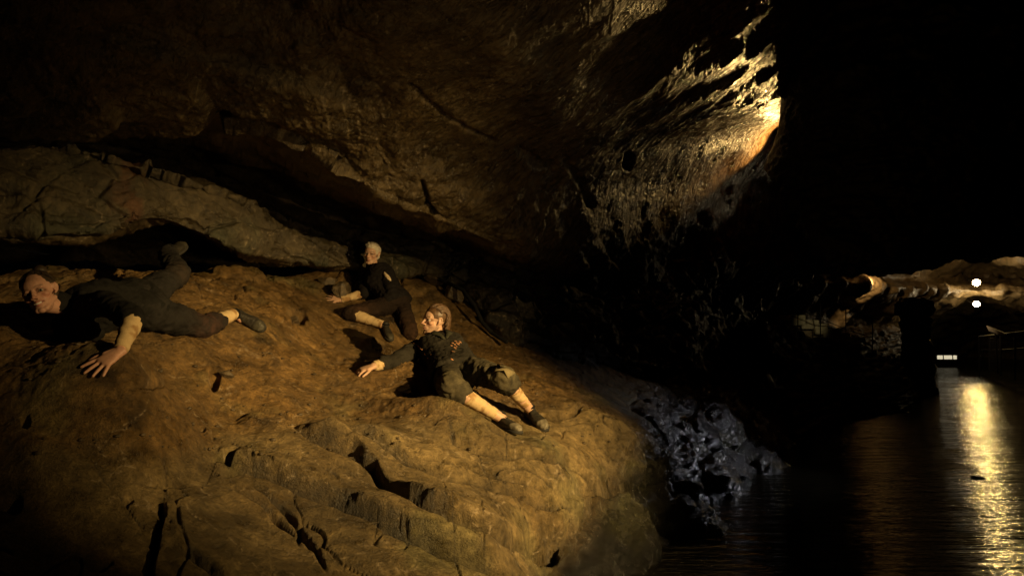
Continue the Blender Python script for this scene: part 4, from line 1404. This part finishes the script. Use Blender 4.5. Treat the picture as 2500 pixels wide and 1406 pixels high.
strip(bvh, [a0 + (a1 - a0) * t for t in np.linspace(0, 1, 6)], [0.010, 0.028, 0.034, 0.034, 0.030, 0.012], M_SHIRT, 'shoulder_opening', top, 0.004)
cl = Clay()
S, _, _, _ = torso_secs(J, 0.010, k, 1, lo=-0.2, hi=0.3)
cl.secs(S)
for s in 'LR':
    limb(cl, J['hip' + s], J['kn' + s], 0.088, 0.070, 0.5, 0.080)
    if s == 'L':
        limb(cl, J['kn' + s], J['kn' + s] + (J['an' + s] - J['kn' + s]) * 0.8, 0.068, 0.055)
    else:
        cl.cap(J['knR'], 0.068, J['knR'] + (J['anR'] - J['knR']) * 0.12, 0.062)
cloth(cl, 'trousers', root, M_CLOTH, (0.014, 0.009, 0.0065), 0.012, 9, seed=31.0, dust=[(J['knL'], 0.16, (0.07, 0.035, 0.018), 0.6), (J['knR'] + np.array([0.1, 0, 0.05]), 0.12, (0.06, 0.03, 0.015), 0.5)])
d_ = J['anR'] - J['knR']
wrap('leg_wrap', root, J['knR'] + d_ * 0.08, J['knR'] + d_ * 0.92, 0.052, 0.036, 4, M_WRAP, 0.004)
d_ = J['wrR'] - J['elR']
wrap('arm_wrap', root, J['elR'] + d_ * 0.0, J['elR'] + d_ * 0.95, 0.041, 0.031, 5, M_WRAP, 0.003)
for s in 'LR':
    shoe(root, J['an' + s], J['toe' + s], np.array([0.3, -0.3, 0.9]), 0.88, M_SHOE, (0.05, 0.045, 0.03))
H, A = J['head'], J['hax']
cl = Clay()
cl.ell(H + A @ (np.array([0, -0.022, 0.043]) * k), A, [q * k for q in (0.0795, 0.096, 0.081)])
cl.ell(H + A @ (np.array([0, 0.010, 0.072]) * k), A, [q * k for q in (0.060, 0.065, 0.048)])
cl.ell(H + A @ (np.array([0, -0.055, -0.008]) * k), A, [q * k for q in (0.066, 0.054, 0.070)])
hair = cl.build('hair', 0.004, 2, M_HAIR_PALE, root)
V, n = coords(hair.data)
put(hair.data, V + n * (0.0035 * fbm(V * 60, 3) + 0.003 * fbm(V * 28, 2, ridged=True))[:, None])
cl = Clay()
for q in range(130):                                        # short tufts on the crown and fringe
    a, t = math.radians(rs_.uniform(-55, 55)), math.radians(rs_.uniform(48, 150))
    p = skull_pt(a, t, (0, -0.012, 0.050), (0.080, 0.090, 0.080))
    dd = unit(np.array([rs_.uniform(-.5, .5), 0.9, 0.15 + rs_.uniform(-.3, .3)]))
    cl.chain([H + A @ (p * k), H + A @ ((p + dd * 0.010) * k), H + A @ ((p + dd * 0.020 - np.array([0, 0, 0.004])) * k)], [0.0045, 0.0038, 0.0015], seg=5)
cl.join('hair_tufts', M_HAIR_PALE, hair)['kind'] = 'stuff'
adopt(root)

# ---------------------------------------------------------------- the dark-haired woman
J, k = wo1, 0.95
root = empty('person', J['pel'] - np.array([0, 0, 0.14]))
tag(root, 'smiling woman with dark tied-back hair crawling low over the rock, propped on one bandaged arm', 'person', 'people lying on the cave rock')
cl = body_clay(J, k, 1, [('L', np.array([0.2, -0.55, 0.82]), 1, 0.10, 1.9), ('R', np.array([0, -0.3, 0.9]), 1, 0.4, 0.6)])
body = cl.build('body', 0.0042, 2, M_SKIN, root)
set_col(body.data, np.clip(sculpt_head(body.data, J['head'], J['hax'], k, dict(skin=(0.50, 0.285, 0.205), brow_col=(0.10, 0.055, 0.03), lip=(0.42, 0.13, 0.11), smile=True, brow=0.55, soft=0.75)), 0, 1))
eye_parts(J['head'], J['hax'], k, root, np.array([0.3, 0, CAMZ]) - J['head'])
S, spine, sr, fw = torso_secs(J, 0.014, k, 1, lo=-0.07, hi=1.0)
cl = Clay()
cl.secs(S)
for s in 'LR':
    cl.cap(J['neck'] - spine * 0.05, 0.058, J['sh' + s], 0.058)
    limb(cl, J['sh' + s], J['sh' + s] + (J['el' + s] - J['sh' + s]) * 0.98, 0.062, 0.052)
    if s == 'R':
        limb(cl, J['elR'], J['elR'] + (J['wrR'] - J['elR']) * 0.85, 0.05, 0.04)
cl.cap(J['neck'] - spine * 0.02, 0.058, J['neck'] + (J['head'] - J['neck']) * 0.30, 0.056)
top = cloth(cl, 'top', root, M_CLOTH, (0.010, 0.0095, 0.0085), 0.014, 8.5, seed=41.0)
cl = Clay()
S, _, _, _ = torso_secs(J, 0.010, k, 1, lo=-0.2, hi=0.34)
cl.secs(S)
for s in 'LR':
    limb(cl, J['hip' + s], J['kn' + s], 0.096, 0.068, 0.5, 0.084)
    limb(cl, J['kn' + s], J['kn' + s] + (J['an' + s] - J['kn' + s]) * (0.86 if s == 'L' else 0.42), 0.068, 0.056)
cloth(cl, 'trousers', root, M_CLOTH, (0.016, 0.0145, 0.013), 0.015, 9, seed=51.0, dust=[(J['knR'], 0.12, (0.10, 0.045, 0.03), 0.5), (J['knL'] + np.array([0.03, -0.05, 0]), 0.1, (0.06, 0.04, 0.025), 0.5)])
d_ = J['anR'] - J['knR']
wrap('leg_wrap', root, J['knR'] + d_ * 0.36, J['knR'] + d_ * 0.93, 0.050, 0.040, 4, M_WRAP)
d_ = J['anL'] - J['knL']
wrap('leg_wrap', root, J['knL'] + d_ * 0.82, J['knL'] + d_ * 0.98, 0.042, 0.039, 2, M_WRAP)
d_ = J['wrL'] - J['elL']
wrap('arm_wrap', root, J['elL'] - d_ * 0.03, J['elL'] + d_ * 0.93, 0.044, 0.031, 5, M_WRAP, 0.004)
shoe(root, J['anR'], J['toeR'], unit(J['knR'] - J['anR']) * 0.8 + np.array([0, -0.25, 0.35]), 0.90, M_SHOE, (0.05, 0.045, 0.03))
shoe(root, J['anL'], J['toeL'], np.array([0.1, -0.5, 0.5]), 0.88, M_SHOE, (0.05, 0.045, 0.03))
H, A = J['head'], J['hax']
cl = Clay()
cl.ell(H + A @ (np.array([0, -0.026, 0.042]) * k), A, [q * k for q in (0.0805, 0.096, 0.082)])
cl.ell(H + A @ (np.array([0, -0.060, -0.010]) * k), A, [q * k for q in (0.066, 0.052, 0.066)])
cl.ell(H + A @ (np.array([-0.02, -0.075, 0.130]) * k), A, [q * k for q in (0.036, 0.036, 0.034)])   # bun
hair = cl.build('hair', 0.0045, 2, M_HAIR_DARK, root)
cl = Clay()
for q in range(120):
    a = math.radians(rs_.uniform(-78, 78))
    t0 = math.radians(rs_.uniform(42, 50) + 10 * abs(math.sin(a)))
    t1 = math.radians(rs_.uniform(105, 125))
    pts = []
    for f in np.linspace(0, 1, 9):
        pts.append(skull_pt(a * (1 - 0.75 * f ** 1.5), t0 + (t1 - t0) * f, (0, -0.022, 0.042), (0.0825, 0.101, 0.087)))
    cl.chain([H + A @ (p * k) for p in pts], [0.0015] + [0.0035] * 7 + [0.002], seg=5)
cl.join('hair_strands', M_HAIR_DARK, hair)['kind'] = 'stuff'
adopt(root)

# ------------------------------------------------------------------ water, far gallery, stairs, railings, lamps, loose stones
m, t, b = nt('cave_water')
b.inputs['Base Color'].default_value = (0.008, 0.007, 0.004, 1)
b.inputs['Roughness'].default_value = 0.10
b.inputs['IOR'].default_value = 1.333
b.inputs['Specular IOR Level'].default_value = 0.5
tc = N(t, 'ShaderNodeTexCoord')
mp = N(t, 'ShaderNodeMapping')
mp.inputs['Scale'].default_value = (0.30, 2.3, 1.0)
mp.inputs['Rotation'].default_value = (0, 0, math.radians(-16))
t.links.new(tc.outputs['Object'], mp.inputs['Vector'])
w1 = N(t, 'ShaderNodeTexNoise', i_Scale=3.6, i_Detail=4.0, i_Roughness=0.55, i_Distortion=0.3)
w2 = N(t, 'ShaderNodeTexNoise', i_Scale=14.0, i_Detail=3.0, i_Roughness=0.6)
for w in (w1, w2):
    t.links.new(mp.outputs[0], w.inputs['Vector'])
hh = mathn(t, 'ADD', w1.outputs[0], mathn(t, 'MULTIPLY', w2.outputs[0], 0.22))
bp = N(t, 'ShaderNodeBump')
bp.inputs['Strength'].default_value = 1.0
bp.inputs['Distance'].default_value = 0.034
t.links.new(hh, bp.inputs['Height'])
t.links.new(bp.outputs[0], b.inputs['Normal'])
M_WATER = m
gx, gy = np.meshgrid(np.linspace(-2, 26, 120), np.linspace(0.2, 40, 160))
W = np.stack([gx.ravel(), gy.ravel(), np.zeros(gx.size)], 1)
W[:, 2] = 0.012 * fbm(W * np.array([0.5, 1.4, 1]), 2)
mesh_grid('water', W, 120, 160, M_WATER, kind='structure')

# bank across the water
rows = [
    [(1950, 1120, 9.4), (2060, 1060, 11.2), (2230, 1010, 13.6), (2272, 945, 19.5), (2290, 900, 28)],
    [(1940, 1075, 9.7), (2040, 1035, 11.4), (2215, 990, 13.8), (2265, 935, 19.7), (2285, 892, 28)],
    [(1930, 1000, 10.5), (2020, 960, 12), (2190, 925, 14.5), (2250, 900, 20), (2270, 880, 28)],
    [(1900, 900, 11), (2000, 860, 13), (2140, 850, 16), (2235, 850, 21), (2260, 850, 28)],
    [(1880, 835, 12), (1980, 830, 14), (2110, 815, 17), (2225, 810, 22), (2250, 810, 28)],
    [(1860, 790, 13), (1970, 800, 15), (2090, 800, 18), (2210, 800, 23), (2240, 800, 29)]]
V, vv, uu = loft(rows, 300, 160)
nrm = grid_normals(V, 300, 160)
nrm *= np.where(nrm[:, 2] < 0, -1.0, 1.0)[:, None]
q = np.stack([V[:, 0] * 0.5, V[:, 1] * 0.5 + V[:, 0] * 0.3, V[:, 2] * 5], 1)
f1, f2, _ = worley(q * 2.2, 3)
V += nrm * (0.16 * (0.6 - f1) + 0.05 * fbm(V * 3, 4))[:, None]
mesh_grid('far_bank', V, 300, 160, rock_mat('wet_bank', rough=(0.5, 0.75), spec=0.25, bump=0.5, vein=0, fine=40, base=(0.032, 0.024, 0.013)), kind='structure')

# rock of the far gallery
rows = [
    [(1820, 540, 13), (1990, 540, 13), (2240, 540, 13.5), (2400, 540, 14), (2560, 540, 14), (2900, 540, 13)],
    [(1840, 620, 15), (2065, 618, 17), (2250, 618, 18.5), (2390, 618, 19.8), (2500, 630, 19), (2900, 640, 17)],
    [(1850, 670, 15.5), (2070, 670, 18.5), (2250, 680, 20.5), (2385, 672, 22.6), (2500, 680, 21.0), (2900, 690, 19)],
    [(1850, 690, 15.2), (2075, 687, 17.6), (2250, 697, 18.9), (2385, 702, 20.0), (2500, 703, 19.2), (2900, 706, 18)],
    [(1850, 702, 15.2), (2075, 700, 17.6), (2250, 714, 18.9), (2385, 722, 20.2), (2500, 724, 19.4), (2900, 722, 18)],
    [(1850, 735, 16.0), (2075, 735, 18.6), (2250, 752, 20.4), (2385, 733, 21.4), (2500, 742, 20.8), (2900, 745, 20)],
    [(1850, 780, 16.5), (2075, 770, 20), (2250, 790, 23), (2385, 770, 25), (2500, 775, 24), (2900, 790, 22)],
    [(1850, 880, 16.5), (2075, 860, 22), (2250, 860, 27), (2385, 850, 30), (2500, 850, 29), (2900, 870, 25)],
    [(1850, 990, 16.5), (2075, 940, 22), (2250, 930, 27), (2385, 920, 30), (2500, 920, 29), (2900, 940, 25)]]
rows = [[(a, b_, D * (1.25 if a >= 2250 else 1.1 if a >= 1990 else 1.0)) for a, b_, D in r] for r in rows]
V, vv, uu = loft(rows, 420, 260, wu=[1, 1.2, 1, 0.9, 1.4], wv=[1, 1, .5, .4, .6, 1, 1, .6])
nrm = grid_normals(V, 420, 260)
nrm *= np.where((nrm * (np.array([0, 0, CAMZ]) - V)).sum(1) < 0, -1.0, 1.0)[:, None]
bq = V + 0.3 * np.stack([fbm(V * .6, 2), fbm(V * .6 + 9, 2), fbm(V * .6 + 19, 2)], 1)
d = 0.30 * fbm(bq * 0.8 + 3, 3) + 0.06 * fbm(bq * 2.2, 4) - 0.02
up_, vp_, _ = proj(V)
arch = np.exp(-((np.hypot((up_ - 2384) / 52, (vp_ - 700) / 46) - 0.9) / 0.16) ** 2) * (vv < 2.4)
d += 0.25 * arch
V += nrm * d[:, None]
mesh_grid('gallery_rock', V, 420, 260, M_FAR, kind='structure')


def box_bm(c, sx, sy, sz, rz=0.0, bev=0.012, jit=0.0, seed=0):
    import bmesh
    bm = bmesh.new()
    bmesh.ops.create_cube(bm, size=1.0)
    for v in bm.verts:
        v.co = Vector((v.co.x * sx, v.co.y * sy, v.co.z * sz))
    bmesh.ops.bevel(bm, geom=bm.edges[:], offset=bev, segments=2, affect='EDGES')
    r = random.Random(seed)
    M = Matrix.Translation(Vector(c)) @ Matrix.Rotation(rz, 4, 'Z')
    for v in bm.verts:
        v.co = M @ v.co + Vector((r.uniform(-jit, jit), r.uniform(-jit, jit), r.uniform(-jit, jit)))
    return bm


def box(name, c, sx, sy, sz, mat, parent=None, **k):
    bm = box_bm(c, sx, sy, sz, **k)
    me = bpy.data.meshes.new(name)
    bm.to_mesh(me)
    bm.free()
    me.materials.append(mat)
    o = bpy.data.objects.new(name, me)
    COL.objects.link(o)
    o.parent = parent
    return o


M_STEP = plain_mat('step_stone', (0.34, 0.29, 0.17), rough=0.7, noise=0.4, scale=14, bump=0.4, bdist=0.02)
M_IRON = plain_mat('black_iron', (0.012, 0.011, 0.010), rough=0.8, spec=0.15, noise=0.3)
M_BOARD = plain_mat('glossy_board', (0.75, 0.74, 0.68), rough=0.15, noise=0.08)
M_BULB = emit_mat('lamp_glass', (1.0, 0.76, 0.42), 110.0)
M_SLAB_GLOW = emit_mat('slab_glow', (1.0, 0.88, 0.6), 0.6)  # emission makes a pale far slab look lit

st0 = P(1925, 776, 14.5)
root = empty('stone_stairs', P(1925, 776, 14.5) - np.array([0, 0, 0.5]))
tag(root, 'short flight of pale stone stairs going down towards the far bank', 'stairs')
for i in range(6):
    p = P(1925 + 27 * i, 777 + 10.5 * i, 14.5)
    for j in range(2):
        box('step_block', p + np.array([(j - 0.5) * 0.29 + 0.05 * (i % 2), 0.02 * j, 0]), 0.28, 0.42, 0.105 + 0.02 * ((i + j) % 2), M_STEP, root, jit=0.006, seed=i * 3 + j)
    box('step_base', p + np.array([0, 0.16, -0.46]), 0.56, 0.6, 0.80, M_FAR, root, jit=0.01, seed=i)
adopt(root)


def tube(name, pts, r, mat, parent=None, seg=8):
    cl = Clay()
    cl.chain([np.array(p) for p in pts], [r] * len(pts), seg=seg)
    return cl.join(name, mat, parent)


def railing(label, posts, D, mat, foot, top, r=0.02):
    root = empty('railing', P(posts[0], foot[0], D[0]))
    tag(root, label, 'railing')
    tops = []
    for p_, d_, f_, t_ in zip(posts, D, foot, top):
        tube('post', [P(p_, f_, d_), P(p_, t_, d_)], r, mat, root)
        tops.append(P(p_, t_, d_))
    tube('handrail', tops, r, mat, root)
    tube('lower_rail', [q - np.array([0, 0, 0.45]) for q in tops], r * 0.7, mat, root)
    adopt(root)
    return root


railing('thin iron railing beside the stone stairs', [1948, 2003, 2065, 2130], [14.1, 14.1, 14.4, 15.0], M_IRON, [800, 822, 845, 860], [700, 725, 752, 775], 0.012)
rl = railing('dark iron railing along the far edge of the lit water', [2391, 2416, 2443, 2478, 2530], [23.5, 21.5, 20, 19, 18], M_IRON, [912, 906, 915, 925, 940], [822, 819, 816, 812, 806], 0.028)
cl = Clay()
a0, a1, hh_ = P(2418, 905, 21.0), P(2443, 910, 20.2), 1.0
for i in range(12):
    q = a0 + (a1 - a0) * i / 11
    cl.cap(q, 0.006, q + np.array([0, 0, hh_]), 0.006, 6)
for i in range(14):
    z = np.array([0, 0, hh_ * i / 13])
    cl.cap(a0 + z, 0.005, a1 + z, 0.005, 6)
o = cl.join('mesh_panel', M_IRON, rl)
o['kind'] = 'stuff'
o.matrix_parent_inverse = Matrix.Translation(-rl.location)

# tilted notice board on the rail
root = empty('notice_board', P(2433, 822, 19.6))
tag(root, 'tilted glossy notice board standing at the dark iron railing', 'notice board')
c0 = P(2432, 809, 19.6)
cl = Clay()
uu_, ww_ = np.array([0.20, -0.05, -0.09]), np.array([0.03, 0.09, 0.07])
n_ = unit(np.cross(uu_, ww_)) * 0.012
cl.rings([np.array([c0 + n_ * s - ww_ - uu_, c0 + n_ * s - ww_ + uu_, c0 + n_ * s + ww_ + uu_, c0 + n_ * s + ww_ - uu_]) for s in (-1, 1)])
cl.join('panel', M_BOARD, root)
tube('stand', [c0 - n_ * 2, c0 - np.array([0, 0, 1.2])], 0.02, M_IRON, root)
adopt(root)


def cave_lamp(px_, py_, D, label, r=0.10):
    c = P(px_, py_, D)
    root = empty('cave_lamp', c + np.array([0, 0.1, 0.0]))
    tag(root, label, 'lamp', 'lamps in the far gallery')
    cl = Clay()
    cl.ell(c, np.eye(3), (r, r, r * 0.92), 20)
    cl.join('bulb', M_BULB, root)
    tube('bracket', [c + np.array([0, r * 0.9, 0.0]), c + np.array([0.0, 0.5, 0.14])], 0.02, M_IRON, root)
    cl = Clay()
    cl.cap(c + np.array([0, r * 1.05, 0]), r * 0.75, c + np.array([0, r * 1.5, 0.02]), r * 0.5)
    cl.join('housing', M_IRON, root)
    adopt(root)


cave_lamp(2384, 690, 24.1, 'upper glaring round lamp in the rock hollow of the far gallery', 0.118)
cave_lamp(2384, 742, 24.7, 'lower glaring round lamp below the ledge of the far gallery', 0.105)

root = empty('glowing_slab', P(2312, 874, 28))  # added glowing stand-in for a pale slab lit in the distance
tag(root, 'pale oblong slab beyond the water between dark posts, glowing in place of lamplight', 'lit slab')
c0 = P(2312, 872, 28)
box('lens', c0, 0.78, 0.06, 0.15, M_SLAB_GLOW, root, bev=0.01)  # glowing face; its brightness stands in for light falling on a slab
box('housing', c0 + np.array([0, 0.08, 0.0]), 0.86, 0.1, 0.2, M_IRON, root, bev=0.01)  # dark backing added behind the glow
for px_ in (2303, 2326):
    box('bar', P(px_, 872, 27.93), 0.03, 0.03, 0.2, M_IRON, root, bev=0.004)
adopt(root)

# pillar of rock at the near corner of the gallery
cl = Clay()
S = []
for y_, w_, sh in ((985, 0.42, 0), (940, 0.34, 0.0), (880, 0.27, -0.02), (820, 0.24, 0.0), (775, 0.27, -0.03), (758, 0.36, -0.06), (742, 0.33, -0.08), (734, 0.2, -0.1)):
    S.append((P(2238, y_, 16.6) + np.array([sh, 0, 0]), np.array([w_, 0, 0]), np.array([0, w_ * 0.9, 0])))
cl.secs(S, 28, 3.5)
pil = cl.build('rock_pillar', 0.03, 1, M_DARK, None)
V, n = coords(pil.data)
put(pil.data, V + n * (0.05 * fbm(V * 3, 4, ridged=True) + 0.02 * fbm(V * 9, 3))[:, None])
set_col(pil.data, np.tile(np.array([0.09, 0.07, 0.04]), (len(V), 1)))
tag(pil, 'squat rock pillar with broken top at the corner of the far gallery', 'rock pillar')


def stone(px_, py_, D, s, label, seed, sq=(1, 0.8, 0.6), sink=0.25, mat=None, group=None, z=None):
    import bmesh
    bm = bmesh.new()
    bmesh.ops.create_icosphere(bm, subdivisions=4, radius=1.0)
    V = np.array([v.co[:] for v in bm.verts])
    r = np.random.RandomState(seed)
    nrm_ = r.normal(size=(13, 3))
    nrm_ /= np.linalg.norm(nrm_, axis=1)[:, None]
    off = r.uniform(0.42, 0.75, 13)
    k = (off[None] / np.maximum(V @ nrm_.T, 1e-3)).clip(0, 9).min(1)       # cut by random planes: angular block
    V = V * np.minimum(1, k)[:, None]
    V = V * (1 + 0.05 * fbm(V * 2.2 + seed, 3) + 0.025 * fbm(V * 7 + seed, 3))[:, None]
    a = r.uniform(0, 6.28)
    Rz = np.array([[math.cos(a), -math.sin(a), 0], [math.sin(a), math.cos(a), 0], [0, 0, 1]])
    V = (V * np.array(sq) * s) @ Rz.T
    p = P(px_, py_, D)
    g, _ = ground(p[0], p[1])
    zb = g if z is None else z
    for v, q in zip(bm.verts, V):
        v.co = Vector(q)
    me = bpy.data.meshes.new('boulder')
    bm.to_mesh(me)
    bm.free()
    me.materials.append(mat or M_STONE)
    o = bpy.data.objects.new('boulder', me)
    COL.objects.link(o)
    o.location = (p[0], p[1], zb + s * sq[2] * (0.75 - sink))
    tag(o, label, 'boulder', group)
    return o


stone(838, 700, 6.9, 0.15, 'blocky brown boulder beside the outstretched hand of the short-haired woman', 3, (0.9, 0.8, 0.8))
stone(800, 690, 7.1, 0.13, 'smaller dark boulder wedged by the back wall near the fair-haired woman', 5, (1.0, 0.8, 0.6))
stone(1108, 690, 7.35, 0.17, 'squarish boulder where the smooth slope meets the jointed back wall', 8, (1, 0.7, 0.8))
stone(1062, 672, 7.55, 0.15, 'flat-topped boulder resting against the low ledge of the back wall', 13, (1.1, 0.8, 0.7))
stone(712, 790, 5.6, 0.10, 'rounded lump of rock at the edge of a dark hollow in the slope', 21, (1.2, 0.8, 0.55), 0.4)
stone(552, 935, 4.05, 0.05, 'pale fist-like stone next to a dark hole in the mud', 27, (1.3, 0.8, 0.7), 0.4)
stone(985, 968, 4.7, 0.055, 'small pale stone on the mud below the reclining man', 29, (1.2, 0.8, 0.6), 0.4)
M_WETSTONE = rock_mat('wet_stone', rough=(0.12, 0.3), bump=0.5, vein=0, base=(0.03, 0.03, 0.022))
stone(2390, 1168, 7.3, 0.05, 'black wet stone breaking the golden reflection on the water', 33, (1.7, 0.8, 0.4), 0.45, M_WETSTONE, z=0.0)

cab = tube('cable', [P(1060, 678, 7.5), P(1092, 690, 7.35), P(1130, 708, 7.15), P(1158, 745, 7.0), P(1176, 785, 6.9), P(1200, 812, 6.85), P(1236, 834, 6.75)], 0.022, M_SHOE_DARK)
tag(cab, 'black cable running down the seam between smooth slope and back wall', 'cable')
cord = tube('cord', [P(-40, 590, 5.3), P(20, 607, 5.3), P(70, 613, 5.35), P(120, 622, 5.4)], 0.004, M_WRAP)
set_col(cord.data, np.tile(np.array([0.10, 0.10, 0.11]), (len(cord.data.vertices), 1)))
tag(cord, 'thin slack cord strung in the black crevice above the crawling woman', 'cord')

# grit and pebbles lying on the mud
import bmesh
rg = np.random.RandomState(12)
bm = bmesh.new()
bmesh.ops.create_icosphere(bm, subdivisions=2, radius=1.0)
BV = np.array([v.co[:] for v in bm.verts])
BF = [[v.index for v in f.verts] for f in bm.faces]
bm.free()
PV, PF, nb = [], [], 0
while len(PV) < 520:
    px_, py_ = rg.uniform(60, 1500), rg.uniform(830, 1110)
    if rg.rand() > 0.35 + 0.65 * max(0.0, float(perlin(np.array([[px_ / 160, py_ / 90, 3.3]]))[0])):
        continue
    o_ = Vector((0, 0, CAMZ))
    h_ = FLOOR_BVH.ray_cast(o_, Vector(unit(P(px_, py_, 1.0) - np.array([0, 0, CAMZ]))))
    if h_[0] is None or h_[0].z < 0.05 or np.min(np.linalg.norm(CONTACT[:, :2] - np.array(h_[0])[:2], axis=1)) < 0.2:
        continue
    s_ = 0.003 + 0.015 * rg.rand() ** 5
    q = BV * (1 + 0.25 * fbm(BV * 1.3 + rg.uniform(0, 50), 2))[:, None] * np.array([1, rg.uniform(0.6, 1), rg.uniform(0.4, 0.75)]) * s_
    a = rg.uniform(0, 6.28)
    q = q @ np.array([[math.cos(a), -math.sin(a), 0], [math.sin(a), math.cos(a), 0], [0, 0, 1]]).T
    PV.append(q + np.array(h_[0]) + np.array(h_[1]) * s_ * 0.15)
    PF += [[i + nb for i in f] for f in BF]
    nb += len(BV)
mesh_obj('gravel', np.concatenate(PV), PF, M_STONE, kind='stuff')
